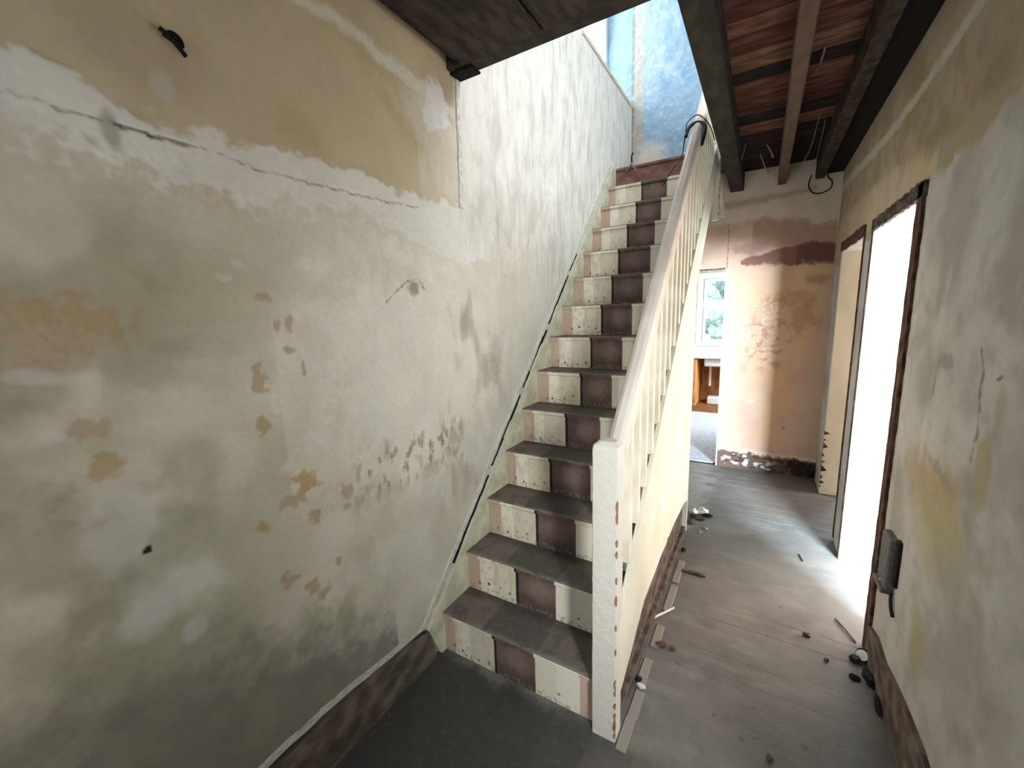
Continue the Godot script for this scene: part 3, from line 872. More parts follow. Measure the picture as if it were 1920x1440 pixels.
func build_doors_and_windows() -> void:
	# near doorway in the right wall
	var d := thing("door_1", "near doorway in the right wall with a white lining and bare timber edges", "doorway")
	d.set_meta("kind", "structure")
	obj("lining_board", MB.new().bevel(Vector3(XR - 0.004, 0.0, -1.795), Vector3(1.83, 1.985, -1.77), 0.004), M.white_paint, d)
	obj("door_stop", MB.new().bevel(Vector3(1.832, 0.0, -1.795), Vector3(1.872, 1.985, -1.762), 0.004), M.white_paint, d)
	obj("head_lining", MB.new().bevel(Vector3(XR - 0.002, 1.98, -1.79), Vector3(1.875, 2.004, -0.98), 0.004), M.cream, d)
	obj("near_lining", MB.new().bevel(Vector3(XR + 0.01, 0.0, -1.0), Vector3(1.875, 1.985, -0.976), 0.004), M.raw, d)
	obj("timber_head", ragged_bar(Vector3(XR - 0.012, 1.985, -1.80), Vector3(XR + 0.004, 2.046, -0.915), 2, 0.006, 3), M.lintel, d)
	obj("timber_edge", ragged_bar(Vector3(XR - 0.012, 0.0, -0.995), Vector3(XR + 0.004, 2.04, -0.922), 1, 0.005, 4), M.raw, d)
	obj("timber_edge", ragged_bar(Vector3(XR - 0.008, 0.0, -1.812), Vector3(XR + 0.004, 2.0, -1.784), 1, 0.004, 5), M.raw, d)
	# far doorway
	d = thing("door_2", "far doorway in the right wall with a peeling cream lining", "doorway")
	d.set_meta("kind", "structure")
	obj("lining_board", MB.new().bevel(Vector3(XR - 0.002, 0.0, -2.895), Vector3(1.875, 1.995, -2.87), 0.004), M.string, d)
	obj("head_lining", MB.new().bevel(Vector3(XR, 1.992, -2.88), Vector3(1.875, 2.01, -2.03), 0.004), M.string, d)
	obj("near_lining", MB.new().bevel(Vector3(XR + 0.006, 0.0, -2.045), Vector3(1.875, 1.995, -2.022), 0.004), M.raw, d)
	obj("timber_head", ragged_bar(Vector3(XR - 0.012, 1.998, -2.885), Vector3(XR + 0.004, 2.062, -2.02), 2, 0.006, 6), M.raw, d)
	obj("timber_edge", ragged_bar(Vector3(XR - 0.006, 0.02, -2.05), Vector3(XR + 0.004, 2.0, -2.028), 1, 0.004, 8), M.raw, d)
	var fl := MB.new()
	for k in 9:
		var y: float = [0.06, 0.09, 0.13, 0.20, 0.27, 0.33, 0.40, 0.47, 0.52][k]
		fl.slab_z(PackedVector2Array([Vector2(XR - 0.004, y), Vector2(XR - 0.004, y + 0.02 + 0.05 * fmod(k * 0.29, 1.0)), Vector2(XR + 0.008 + 0.034 * fmod(k * 0.61, 1.0), y + 0.008 + 0.02 * fmod(k * 0.43, 1.0))]), -2.868, -2.8665)
	obj("bare_patch", fl, M.raw, d)
	# kitchen doorway
	d = thing("door_3", "open doorway through the pink end wall into the kitchen", "doorway")
	d.set_meta("kind", "structure")
	obj("plaster_arris", ragged_bar(Vector3(0.895, 0.0, ZE - 0.12), Vector3(0.907, 1.97, ZE + 0.003), 1, 0.002, 9), M.plaster_white, d)
	obj("threshold", MB.new().bevel(Vector3(0.02, -0.01, ZE - 0.13), Vector3(0.90, 0.006, ZE + 0.0), 0.003), M.dark_wood, d)
	# the front door behind the camera: glazed leaf
	d = thing("door_4", "glazed front door at the entrance end of the hall", "door")
	d.set_meta("kind", "structure")
	obj("bottom_panel", MB.new().bevel(Vector3(0.07, 0.0, 2.72), Vector3(1.03, 0.95, 2.77), 0.006), M.brown_wood, d)
	obj("stile", MB.new().bevel(Vector3(0.07, 0.95, 2.72), Vector3(0.17, 2.2, 2.77), 0.006), M.brown_wood, d)
	obj("stile", MB.new().bevel(Vector3(0.93, 0.95, 2.72), Vector3(1.03, 2.2, 2.77), 0.006), M.brown_wood, d)
	obj("top_rail", MB.new().bevel(Vector3(0.17, 2.1, 2.72), Vector3(0.93, 2.2, 2.77), 0.006), M.brown_wood, d)
	obj("pane", MB.new().box(Vector3(0.17, 0.95, 2.742), Vector3(0.93, 2.1, 2.746)), M.glass, d)
	# added half glazed side door and porch, out of frame, to light the left wall
	d = thing("door_5", "added half glazed side door near the front door, unseen, lets light onto the left wall", "door")
	d.set_meta("kind", "structure")
	obj("bottom_panel", MB.new().bevel(Vector3(1.80, 0.0, 0.82), Vector3(1.84, 0.98, 1.46), 0.005), M.cream, d)
	obj("stile", MB.new().bevel(Vector3(1.80, 0.98, 0.82), Vector3(1.84, 2.0, 0.86), 0.005), M.cream, d)
	obj("stile", MB.new().bevel(Vector3(1.80, 0.98, 1.42), Vector3(1.84, 2.0, 1.46), 0.005), M.cream, d)
	obj("pane", MB.new().box(Vector3(1.818, 0.98, 0.86), Vector3(1.822, 2.0, 1.42)), M.glass, d)
	var pb := MB.new()
	pb.box(Vector3(1.87, 0.0, 0.74), Vector3(2.36, 2.7, 0.80))
	pb.box(Vector3(2.30, 0.0, 0.80), Vector3(2.36, 2.7, 2.3))
	struct("wall_added_porch", pb, M.off_white, "added thin walls of an unseen side porch that holds an area light", "wall")
	# stair window upstairs, in the left wall hard against the end wall
	window_x("window_1", "tall white framed window above the stairs, beside the blue wall", -0.315, -3.25, -1.92, 3.62, 4.92, 1)


# a rough board: the two long edges wander
func ragged_bar(lo: Vector3, hi: Vector3, axis: int, amp: float, sd: int) -> MB:
	var g := RandomNumberGenerator.new()
	g.seed = sd
	var b := MB.new()
	var n := int((hi[axis] - lo[axis]) / 0.035) + 1
	var pl := 0.0
	var ph := 0.0
	var o := 2 if axis == 1 else 1
	for k in n:
		var a := lerpf(lo[axis], hi[axis], float(k) / n)
		var e := lerpf(lo[axis], hi[axis], float(k + 1) / n)
		var nl := g.randf_range(-amp, amp)
		var nh := g.randf_range(-amp, amp)
		var p := PackedVector2Array()
		if axis == 1:
			p = PackedVector2Array([Vector2(lo.z + pl, a), Vector2(hi.z + ph, a), Vector2(hi.z + nh, e), Vector2(lo.z + nl, e)])
		else:
			p = PackedVector2Array([Vector2(a, lo.y + pl), Vector2(a, hi.y + ph), Vector2(e, hi.y + nh), Vector2(e, lo.y + nl)])
		b.slab_x(p, lo.x, hi.x)
		pl = nl
		ph = nh
	return b


func window_x(called: String, label: String, x: float, z0: float, z1: float, y0: float, y1: float, mull: int) -> void:
	var d := thing(called, label, "window")
	d.set_meta("kind", "structure")
	var t := 0.03
	obj("frame_rail", MB.new().bevel(Vector3(x - t, y0, z0), Vector3(x + t, y0 + 0.06, z1), 0.005), M.pvc, d)
	obj("frame_rail", MB.new().bevel(Vector3(x - t, y1 - 0.06, z0), Vector3(x + t, y1, z1), 0.005), M.pvc, d)
	obj("frame_stile", MB.new().bevel(Vector3(x - t, y0 + 0.06, z0), Vector3(x + t, y1 - 0.06, z0 + 0.06), 0.005), M.pvc, d)
	obj("frame_stile", MB.new().bevel(Vector3(x - t, y0 + 0.06, z1 - 0.06), Vector3(x + t, y1 - 0.06, z1), 0.005), M.pvc, d)
	var zs := [z0 + 0.06]
	for k in mull:
		var z := lerpf(z0, z1, (k + 1.0) / (mull + 1.0))
		obj("mullion", MB.new().bevel(Vector3(x - t, y0 + 0.06, z - 0.03), Vector3(x + t, y1 - 0.06, z + 0.03), 0.005), M.pvc, d)
		zs.append(z)
	zs.append(z1 - 0.06)
	for k in zs.size() - 1:
		obj("pane", MB.new().box(Vector3(x - 0.003, y0 + 0.06, zs[k]), Vector3(x + 0.003, y1 - 0.06, zs[k + 1])), M.glass, d)


func build_floor() -> void:
	# hall boards run across, dusty grey; paler towards the kitchen
	var cv := Cv.new(noises, -0.05, -1.0, 1.9, 4.0, 170.0, C(112, 111, 109))   # v = -z
	cv.layer(0, 0.8, 0.8, 0.4, 0.7, C(102, 100, 98), 0.7, 2)
	cv.layer(0, 1.0, 1.0, 0.45, 0.75, C(122, 118, 114), 0.5, 3)
	cv.layer(1, 1.0, 1.0, 0.5, 0.8, C(118, 118, 110), 0.5, 4)
	cv.layer(1, 0.5, 1.5, 0.5, 0.8, C(128, 127, 124), 0.6, 5)
	cv.blot(1.5, 2.6, 0.35, 0.35, C(112, 98, 88), 0.7, 0.7, 0.8)
	cv.blot(0.7, 2.6, 0.2, 0.9, C(176, 174, 170), 0.6, 0.6, 0.6)
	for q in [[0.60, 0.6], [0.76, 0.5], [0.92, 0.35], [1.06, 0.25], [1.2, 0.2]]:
		cv.band([[-0.05, -1.0, -0.02], [q[0], -1.0, -0.02]], C(70, 69, 66), q[1], 0.06, 0.04)  # stair shade over the left front floor, painted as fading dark bands
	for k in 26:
		cv.blot(rng.randf_range(0.9, 1.7), rng.randf_range(-0.9, 2.8), rng.randf_range(0.004, 0.014), rng.randf_range(0.004, 0.012), C(92, 88, 82), 0.8, 0.6, 0.6)
	cv.layer(2, 1.0, 1.0, 0.6, 0.85, C(116, 112, 106), 0.25, 6)
	cv.grain(2, 0.6, 0.6, 0.06, 0.2)
	cv.grain(3, 1.0, 1.0, 0.07, 0.1)
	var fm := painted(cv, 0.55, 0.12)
	var fl := Node3D.new()
	fl.name = "floor"
	add_child(fl)
	tag(fl, "dusty grey board floor of the hall littered with small debris", "floor", "", "structure")
	obj("sub_floor", MB.new().box(Vector3(-0.3, -0.12, -7.2), Vector3(4.9, -0.024, 2.9)), M.gap, fl)
	var z := 2.7
	var k := 0
	while z > ZE - 0.12:
		var wdt := 0.118
		var z2 := maxf(z - wdt, ZE - 0.13)
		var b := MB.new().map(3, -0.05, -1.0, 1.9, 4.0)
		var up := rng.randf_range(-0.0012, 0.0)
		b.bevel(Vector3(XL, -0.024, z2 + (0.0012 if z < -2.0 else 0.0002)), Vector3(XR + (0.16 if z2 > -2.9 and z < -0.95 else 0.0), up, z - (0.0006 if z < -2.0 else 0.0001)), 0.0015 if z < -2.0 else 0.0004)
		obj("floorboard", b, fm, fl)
		z = z2
		k += 1
	# pale fillet left on the floor along the foot of the stair panel
	var tr := Node3D.new()
	tr.name = "trim_1"
	add_child(tr)
	tag(tr, "broken pale fillet on the floor along the foot of the stair panel", "trim", "", "structure")
	for s in [[0.045, -0.10, 0.0], [-0.10, -0.235, 0.004], [-0.27, -0.42, -0.004], [-0.50, -0.66, 0.002], [-0.78, -1.02, 0.006], [-1.05, -1.30, 0.004]]:
		var g := MB.new()
		g.slab_z(PackedVector2Array([Vector2(0.846 + s[2], 0.0), Vector2(0.886 + s[2], 0.0), Vector2(0.883 + s[2], 0.004), Vector2(0.849 + s[2], 0.006)]), s[1], s[0])
		obj("fillet_strip", g, M.fillet, tr)


func build_ceiling() -> void:
	var ce := Node3D.new()
	ce.name = "ceiling"
	add_child(ce)
	tag(ce, "stripped hall ceiling of bare dark joists under reddish floor boards", "ceiling", "", "structure")
	var zf := 2.75
	obj("trimmer_joist", MB.new().bevel(Vector3(0.902, CEIL, ZE), Vector3(1.01, 2.80, zf), 0.006), M.joist, ce)
	obj("trimmer_joist", MB.new().bevel(Vector3(XL, CEIL + 0.012, -0.365), Vector3(0.902, 2.80, -0.275), 0.006), M.joist, ce)
	obj("joist", MB.new().bevel(Vector3(1.268, CEIL, ZE), Vector3(1.332, 2.80, zf), 0.005), M.red_joist, ce)
	obj("joist", MB.new().bevel(Vector3(1.535, CEIL, ZE), Vector3(1.60, 2.80, zf), 0.005), M.dark_wood, ce)
	obj("shade_infill", MB.new().bevel(Vector3(1.601, CEIL + 0.03, ZE), Vector3(XR, 2.80, zf), 0.004), M.gap, ce)  # black infill stands in for the shaded gap beside the right wall
	obj("joist", MB.new().bevel(Vector3(0.015, CEIL + 0.03, -0.275), Vector3(0.075, 2.80, zf), 0.005), M.joist, ce)
	obj("joist", MB.new().bevel(Vector3(0.44, CEIL + 0.01, -0.275), Vector3(0.50, 2.80, zf), 0.005), M.joist, ce)
	obj("joist_end", MB.new().bevel(Vector3(XL, CEIL + 0.0, -0.372), Vector3(0.09, CEIL + 0.012, -0.30), 0.004), M.gap, ce)
	for s in [[0.06, 0.43], [0.452, 0.80]]:
		obj("ceiling_plank", ragged_bar_z(s[0], s[1], -0.28, zf, CEIL + 0.005, CEIL + 0.024), M.plank, ce)
	var z := zf
	var k := 0
	while z > ZE:
		var wdt := 0.128 + 0.05 * ((k * 7) % 3) / 2.0
		var z2 := maxf(z - wdt, ZE)
		var front := z2 > -0.30
		var b := MB.new().bevel(Vector3(XL if front else 0.905, 2.80, z2 + 0.003), Vector3(XR + 0.01, 2.828, z - 0.001), 0.002)
		obj("ceiling_board", b, M.boards[(k * 5 + (k / 3)) % 7 if z2 > -2.35 else [1, 4][k % 2]], ce)  # dark boards at the far end imitate the unlit ceiling
		z = z2
		k += 1
	# the upstairs floor closes the ceiling
	var b2 := MB.new()
	b2.box(Vector3(0.903, 2.83, -3.25), Vector3(2.3, UPFL, 2.9))
	b2.box(Vector3(-0.1, 2.83, -0.365), Vector3(0.903, UPFL, 2.9))
	b2.box(Vector3(1.87, 2.7, -7.0), Vector3(4.9, 2.83, 2.9))
	b2.box(Vector3(-0.9, 2.7, -7.0), Vector3(1.87, 2.83, ZE - 0.13))
	struct("floor_upper", b2, M.dark_wood, "upper floor over the hall and the rooms", "floor")


# a plank along z whose long edges wander
func ragged_bar_z(x0: float, x1: float, z0: float, z1: float, y0: float, y1: float) -> MB:
	var g := RandomNumberGenerator.new()
	g.seed = int(x0 * 1000.0)
	var b := MB.new()
	var p0 := 0.0
	var p1 := 0.0
	for k in 20:
		var a := lerpf(z0, z1, k / 20.0)
		var e := lerpf(z0, z1, (k + 1) / 20.0)
		var q0 := g.randf_range(-0.006, 0.006)
		var q1 := g.randf_range(-0.006, 0.006)
		b.quad(Vector3(x0 + p0, y0, a), Vector3(x1 + p1, y0, a), Vector3(x1 + q1, y0, e), Vector3(x0 + q0, y0, e), Vector3.DOWN)
		b.quad(Vector3(x0 + p0, y1, a), Vector3(x1 + p1, y1, a), Vector3(x1 + q1, y1, e), Vector3(x0 + q0, y1, e), Vector3.UP)
		b.quad(Vector3(x0 + p0, y0, a), Vector3(x0 + p0, y1, a), Vector3(x0 + q0, y1, e), Vector3(x0 + q0, y0, e), Vector3.LEFT)
		b.quad(Vector3(x1 + p1, y0, a), Vector3(x1 + p1, y1, a), Vector3(x1 + q1, y1, e), Vector3(x1 + q1, y0, e), Vector3.RIGHT)
		p0 = q0
		p1 = q1
	return b


func build_upstairs() -> void:
	var cv := Cv.new(noises, -0.35, 2.7, 2.2, 5.2, 150.0, C(148, 186, 216))
	cv.layer(0, 0.9, 0.9, 0.4, 0.7, C(146, 182, 212), 0.8, 2)
	cv.layer(1, 1.0, 1.0, 0.5, 0.75, C(126, 174, 212), 0.7, 3)
	cv.layer(1, 1.0, 1.0, 0.5, 0.75, C(188, 204, 222), 0.7, 7, 0.0, 3.6, 2.2, 5.2, 0.3)
	cv.band([[-0.03, 2.7, 5.2], [0.09, 2.7, 5.2]], C(186, 178, 166), 1.0, 0.3, 0.02)
	cv.band([[-0.032, 2.7, 5.2], [-0.005, 2.7, 5.2]], C(150, 140, 130), 0.7, 0.5, 0.02)
	cv.blot(0.16, 2.98, 0.18, 0.26, C(224, 214, 204), 1.0, 0.5, 0.3)  # pale halo of glare low in the corner, painted over the blue
	cv.blot(0.16, 4.2, 0.10, 0.5, C(196, 202, 206), 0.4, 0.9, 0.5)
	cv.blot(0.95, 3.2, 0.28, 0.6, C(226, 222, 220), 0.9, 0.5, 0.3)
	cv.layer(2, 1.0, 1.0, 0.62, 0.8, C(196, 218, 236), 0.5, 4)
	cv.grain(2, 0.5, 0.5, 0.04, 0.9)
	cv.grain(1, 0.8, 0.8, 0.02, 0.3)
	var bm := painted(cv, 0.7, 1.2)
	var b := MB.new().map(2, -0.35, 2.7, 2.2, 5.2)
	b.box(Vector3(-0.36, 2.6, -3.45), Vector3(2.3, 5.2, -3.25))
	struct("wall_upper_back", b, bm, "pale blue rough wall at the head of the stairs", "wall")
	b = MB.new()
	b.box(Vector3(2.2, UPFL, -3.25), Vector3(2.3, 3.62, 2.9))
	b.box(Vector3(2.2, 4.9, -3.25), Vector3(2.3, 5.2, 2.9))
	b.box(Vector3(2.2, 3.62, -3.25), Vector3(2.3, 4.9, -1.7))
	b.box(Vector3(2.2, 3.62, -0.1), Vector3(2.3, 4.9, 2.9))
	struct("wall_upper_right", b, M.off_white, "upstairs wall with the landing window", "wall")
	b = MB.new().box(Vector3(-0.3, UPFL, 2.8), Vector3(2.3, 5.2, 2.9))
	struct("wall_upper_front", b, M.off_white, "upstairs front wall", "wall")
	b = MB.new().box(Vector3(-0.3, 5.2, -3.45), Vector3(2.3, 5.35, 2.9))
	struct("ceiling_upper", b, M.off_white, "upstairs ceiling", "ceiling")
	window_x("window_2", "landing window in the upstairs wall opposite the stair window", 2.25, -1.7, -0.1, 3.62, 4.9, 1)
	# sill board of the stair window
	b = MB.new().bevel(Vector3(-0.30, 3.60, -3.25), Vector3(XL + 0.012, 3.632, -1.90), 0.005)
	struct("trim_2", b, M.cream, "narrow cream sill board along the bottom of the stair window", "sill")


func build_front_and_back_rooms() -> void:
	var b := MB.new()
	b.box(Vector3(1.87, -0.1, -2.02), Vector3(4.9, 2.7, -1.905))
	struct("wall_front_room_back", b, M.pink_plaster, "bare pink plaster wall of the front room seen through the near doorway", "wall")
	b = MB.new().bevel(Vector3(1.875, 0.0, -1.905), Vector3(4.7, 0.16, -1.885), 0.004)
	struct("baseboard_front_room", b, M.white_paint, "white skirting in the front room", "skirting board")
	b = MB.new()
	b.box(Vector3(4.7, -0.1, -2.02), Vector3(4.9, 2.7, 2.9))
	struct("wall_front_room_right", b, M.off_white, "side wall of the front room", "wall")
	b = MB.new()
	b.box(Vector3(1.87, -0.1, 2.3), Vector3(4.7, 0.9, 2.5))
	b.box(Vector3(1.87, 2.2, 2.3), Vector3(4.7, 2.7, 2.5))
	b.box(Vector3(1.87, 0.9, 2.3), Vector3(2.5, 2.2, 2.5))
	b.box(Vector3(4.2, 0.9, 2.3), Vector3(4.7, 2.2, 2.5))
	struct("wall_front_room_front", b, M.off_white, "window wall of the front room", "wall")
	b = MB.new().box(Vector3(1.88, -0.03, -1.905), Vector3(4.7, -0.002, 2.3))
	struct("floor_front_room", b, M.grey_dust, "dusty floor of the front room", "floor")
	b = MB.new()
	b.box(Vector3(4.7, -0.1, -4.6), Vector3(4.9, 2.7, -2.02))
	b.box(Vector3(1.74, -0.1, -4.7), Vector3(4.9, 2.7, -4.6))
	b.box(Vector3(1.74, -0.1, -4.6), Vector3(1.87, 2.7, -3.45))
	struct("wall_back_room", b, M.off_white, "walls of the back room behind the far doorway", "wall")
	b = MB.new().box(Vector3(1.88, -0.03, -4.6), Vector3(4.7, -0.002, -2.02))
	struct("floor_back_room", b, M.grey_dust, "dusty floor of the back room", "floor")


func build_kitchen() -> void:
	var zk := -6.55
	var b := MB.new()
	b.box(Vector3(-0.9, -0.1, zk - 0.3), Vector3(0.25, 2.7, zk))
	b.box(Vector3(1.45, -0.1, zk - 0.3), Vector3(1.74, 2.7, zk))
	b.box(Vector3(0.25, -0.1, zk - 0.3), Vector3(1.45, 0.95, zk))
	b.box(Vector3(0.25, 2.2, zk - 0.3), Vector3(1.45, 2.7, zk))
	struct("wall_kitchen_back", b, M.off_white, "white kitchen wall round the window", "wall")
	b = MB.new()
	b.box(Vector3(-0.9, -0.1, zk - 0.3), Vector3(-0.75, 2.7, ZE - 0.13))
	b.box(Vector3(2.55, -0.1, zk - 0.3), Vector3(2.7, 2.7, -4.7))
	b.box(Vector3(1.74, -0.1, zk - 0.3), Vector3(2.7, 2.7, zk))
	b.box(Vector3(-0.9, -0.1, ZE - 0.13), Vector3(-0.3, 2.7, ZE - 0.0))
	struct("wall_kitchen_left", b, M.off_white, "white side walls of the kitchen", "wall")
	b = MB.new().box(Vector3(-0.75, -0.03, zk), Vector3(2.55, -0.003, ZE - 0.12))
	struct("floor_kitchen", b, M.brown_wood, "brown kitchen floor beyond the pale vinyl sheet", "floor")
	# window: frame, transom, two casements seen through the doorway
	var d := thing("window_3", "white framed kitchen window with a transom, seen through the end doorway", "window")
	d.set_meta("kind", "structure")
	var z := zk - 0.17
	obj("frame_rail", MB.new().bevel(Vector3(0.25, 0.95, z), Vector3(1.45, 1.02, z + 0.06), 0.005), M.pvc, d)
	obj("frame_rail", MB.new().bevel(Vector3(0.25, 2.1, z), Vector3(1.45, 2.2, z + 0.06), 0.005), M.pvc, d)
	obj("transom", MB.new().bevel(Vector3(0.33, 1.62, z), Vector3(1.37, 1.70, z + 0.06), 0.005), M.pvc, d)
	obj("mullion", MB.new().bevel(Vector3(0.81, 1.02, z), Vector3(0.89, 2.1, z + 0.058), 0.005), M.pvc, d)
	for x in [0.25, 1.37]:
		obj("frame_stile", MB.new().bevel(Vector3(x, 1.02, z), Vector3(x + 0.08, 2.1, z + 0.06), 0.005), M.pvc, d)
	for s in [[0.33, 0.81, 1.02, 1.62], [0.89, 1.37, 1.02, 1.62], [0.33, 0.81, 1.70, 2.1], [0.89, 1.37, 1.70, 2.1]]:
		var sa := obj("sash", sash(s[0], s[1], s[2], s[3], z), M.pvc, d)
		obj("pane", MB.new().box(Vector3(s[0] + 0.04, s[2] + 0.04, z + 0.028), Vector3(s[1] - 0.04, s[3] - 0.04, z + 0.034)), M.glass, sa)
	obj("sill", MB.new().bevel(Vector3(0.22, 0.925, z + 0.06), Vector3(1.48, 0.95, zk + 0.04), 0.005), M.pvc, d)
	# worktop with its sink unit
	d = thing("kitchen_counter", "white worktop with sink upstand under the kitchen window", "worktop")
	obj("worktop", MB.new().bevel(Vector3(0.15, 0.80, zk), Vector3(1.7, 0.845, zk + 0.58), 0.008), M.pvc, d)
	obj("upstand", MB.new().bevel(Vector3(0.15, 0.845, zk), Vector3(1.7, 0.925, zk + 0.03), 0.004), M.white_paint, d)
	d = thing("kitchen_sink", "white sink bowl with its waste pipe hanging below the kitchen worktop", "sink")
	obj("bowl", MB.new().bevel(Vector3(0.45, 0.66, zk + 0.10), Vector3(0.95, 0.799, zk + 0.5), 0.02), M.pvc, d)
	obj("waste_pipe", MB.new().tube(PackedVector3Array([Vector3(0.52, 0.67, zk + 0.2), Vector3(0.52, 0.30, zk + 0.2)]), 0.02, 8), M.pvc, d)
	d = thing("base_cabinet", "orange wood kitchen cabinet left of the open space under the sink", "cabinet")
	obj("body", MB.new().bevel(Vector3(-0.55, 0.0, zk + 0.03), Vector3(0.35, 0.798, zk + 0.54), 0.004), M.orange_wood, d)
	obj("door", MB.new().bevel(Vector3(-0.53, 0.1, zk + 0.54), Vector3(0.34, 0.78, zk + 0.56), 0.006), M.orange_wood, d)
	obj("handle", MB.new().bevel(Vector3(0.27, 0.60, zk + 0.56), Vector3(0.29, 0.72, zk + 0.585), 0.004), M.steel, d)
	tag(obj("back_panel", MB.new().bevel(Vector3(0.36, 0.0, zk + 0.03), Vector3(1.6, 0.79, zk + 0.06), 0.004), M.brown_wood), "brown board at the back of the open space under the sink", "panel")
	tag(obj("white_box", MB.new().bevel(Vector3(0.50, 0.0, zk + 0.12), Vector3(0.72, 0.12, zk + 0.32), 0.012), M.pvc), "small white box on the kitchen floor under the sink", "box")
	# pale vinyl sheet
	var poly := PackedVector2Array([Vector2(0.15, 5.55), Vector2(0.15, 3.24), Vector2(0.84, 3.24)])
	for k in 7:
		var a := -PI / 2 + PI / 2 * k / 6.0
		poly.append(Vector2(0.83 + 0.06 * cos(a), 3.30 + 0.06 * sin(a)))
	poly.append(Vector2(0.895, 5.55))
	var v := MB.new()
	var ids := Geometry2D.triangulate_polygon(poly)
	for k in range(0, ids.size(), 3):
		var p := func(i): return Vector3(poly[ids[i]].x, 0.012, -poly[ids[i]].y)
		v.tri(p.call(k), p.call(k + 1), p.call(k + 2), Vector3.UP, Vector3.UP, Vector3.UP)
	for k in poly.size():
		var a := poly[k]
		var e := poly[(k + 1) % poly.size()]
		v.quad(Vector3(a.x, 0.0, -a.y), Vector3(a.x, 0.012, -a.y), Vector3(e.x, 0.012, -e.y), Vector3(e.x, 0.0, -e.y), Vector3.ZERO, Vector3(0.5, 0.006, -4.4))
	tag(obj("vinyl_sheet", v, tiled(noise_tex(0.02, 4, 201, C(196, 204, 220), C(226, 230, 240)), Color.WHITE, 0.35, Vector3(1.5, 1.5, 1.5))), "pale bluish vinyl sheet with a rounded corner on the kitchen floor", "floor sheet")
	# garden beyond the window
	b = MB.new().box(Vector3(-9, -0.4, -26), Vector3(11, -0.3, -6.95))
	struct("ground", b, plain(C(110, 130, 84), 1.0), "garden lawn beyond the kitchen window", "ground")
	var gp := MB.new()
	var g := RandomNumberGenerator.new()
	g.seed = 12
	for k in 260:
		gp.lump(Vector3(-3.5 + 7.5 * k / 259.0, g.randf_range(0.2, 3.4), -15 + g.randf_range(-0.8, 0.8)), Vector3(0.3, 0.32, 0.3) * g.randf_range(0.7, 1.3), 0.4, 300 + k, 5, 8)
	tag(obj("hedge", gp, tiled(noise_tex(0.02, 4, 231, C(150, 178, 166), C(226, 238, 234)), Color.WHITE, 1.0, Vector3(0.7, 0.7, 0.7))), "pale green hedge in the garden beyond the kitchen window", "hedge", "", "stuff")


func sash(x0: float, x1: float, y0: float, y1: float, z: float) -> MB:
	var b := MB.new()
	b.bevel(Vector3(x0 + 0.004, y0 + 0.004, z + 0.012), Vector3(x0 + 0.045, y1 - 0.004, z + 0.07), 0.005)
	b.bevel(Vector3(x1 - 0.045, y0 + 0.004, z + 0.012), Vector3(x1 - 0.004, y1 - 0.004, z + 0.07), 0.005)
	b.bevel(Vector3(x0 + 0.045, y0 + 0.004, z + 0.012), Vector3(x1 - 0.045, y0 + 0.045, z + 0.07), 0.005)
	b.bevel(Vector3(x0 + 0.045, y1 - 0.045, z + 0.012), Vector3(x1 - 0.045, y1 - 0.004, z + 0.07), 0.005)
	return b


# ---------------------------------------------------------------- staircase
func riser_paint(k: int) -> StandardMaterial3D:
	var cv := Cv.new(noises, 0.0, 0.0, 0.8, 0.21, 320.0, C(222, 212, 188))
	var g := RandomNumberGenerator.new()
	g.seed = 900 + k
	var j := func(): return g.randf_range(-0.012, 0.012)
	var a: float = 0.07 + j.call()
	var c: float = 0.15 + j.call()
	var e: float = 0.285 + j.call()
	var f: float = 0.50 + j.call()
	cv.band([[0.0, -0.1, 0.3], [a, -0.1, 0.3]], C(194, 154, 132), 0.9, 0.02, 0.01)
	cv.band([[a, -0.1, 0.3], [c, -0.1, 0.3]], C(234, 226, 206), 0.9, 0.02, 0.01)
	cv.band([[c, -0.1, 0.3], [e, -0.1, 0.3]], C(214, 204, 178) if k % 2 else C(222, 210, 180), 0.9, 0.02, 0.01)
	cv.layer(1, 1.0, 0.5, 0.45, 0.75, C(204, 182, 156), 0.5, k, 0.0, -1.0, e, 1.0, 0.02)
	cv.layer(2, 1.0, 0.5, 0.55, 0.8, C(190, 180, 148), 0.5, k + 3)
	cv.band([[e + 0.002, -0.1, 0.3], [f, -0.1, 0.3]], C(112, 88, 79), 1.0, 0.004, 0.012)
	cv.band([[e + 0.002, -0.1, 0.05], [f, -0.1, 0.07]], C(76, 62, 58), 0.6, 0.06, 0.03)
	cv.band([[e, -0.1, 0.3], [e + 0.014, -0.1, 0.3]], C(44, 36, 34), 0.9, 0.01, 0.01)
	cv.layer(1, 1.0, 1.0, 0.5, 0.8, C(96, 68, 60), 0.7, k + 5, e + 0.01, -1.0, f, 1.0, 0.02)
	cv.blot(0.40 + j.call(), 0.115, 0.075, 0.05, C(142, 116, 104), 0.7, 0.9, 0.7)
	cv.band([[f + 0.004, -0.1, 0.3], [f + 0.10, -0.1, 0.3]], C(224, 216, 192), 0.9, 0.004, 0.008)
	cv.band([[f + 0.10, -0.1, 0.3], [0.8, -0.1, 0.3]], C(234, 228, 212), 0.8, 0.01, 0.01)
	if k == 1:
		cv.band([[0.69, -0.1, 0.3], [0.8, -0.1, 0.3]], C(206, 166, 142), 0.9, 0.02, 0.01)
	for q in 5:
		cv.blot([0.06, 0.11, 0.18, 0.24, 0.60][q] + j.call(), 0.02 + g.randf() * 0.04, 0.006, 0.007, C(58, 46, 38), 0.9 if q == 1 else 0.5, 0.6, 0.8)
	cv.layer(2, 1.0, 1.0, 0.5, 0.75, C(150, 134, 112), 0.6, k + 8, 0.0, -0.02, 0.8, 0.035, 0.01)
	cv.grain(3, 1.0, 0.4, 0.06, 0.2)
	return painted(cv, 0.6, 0.08)


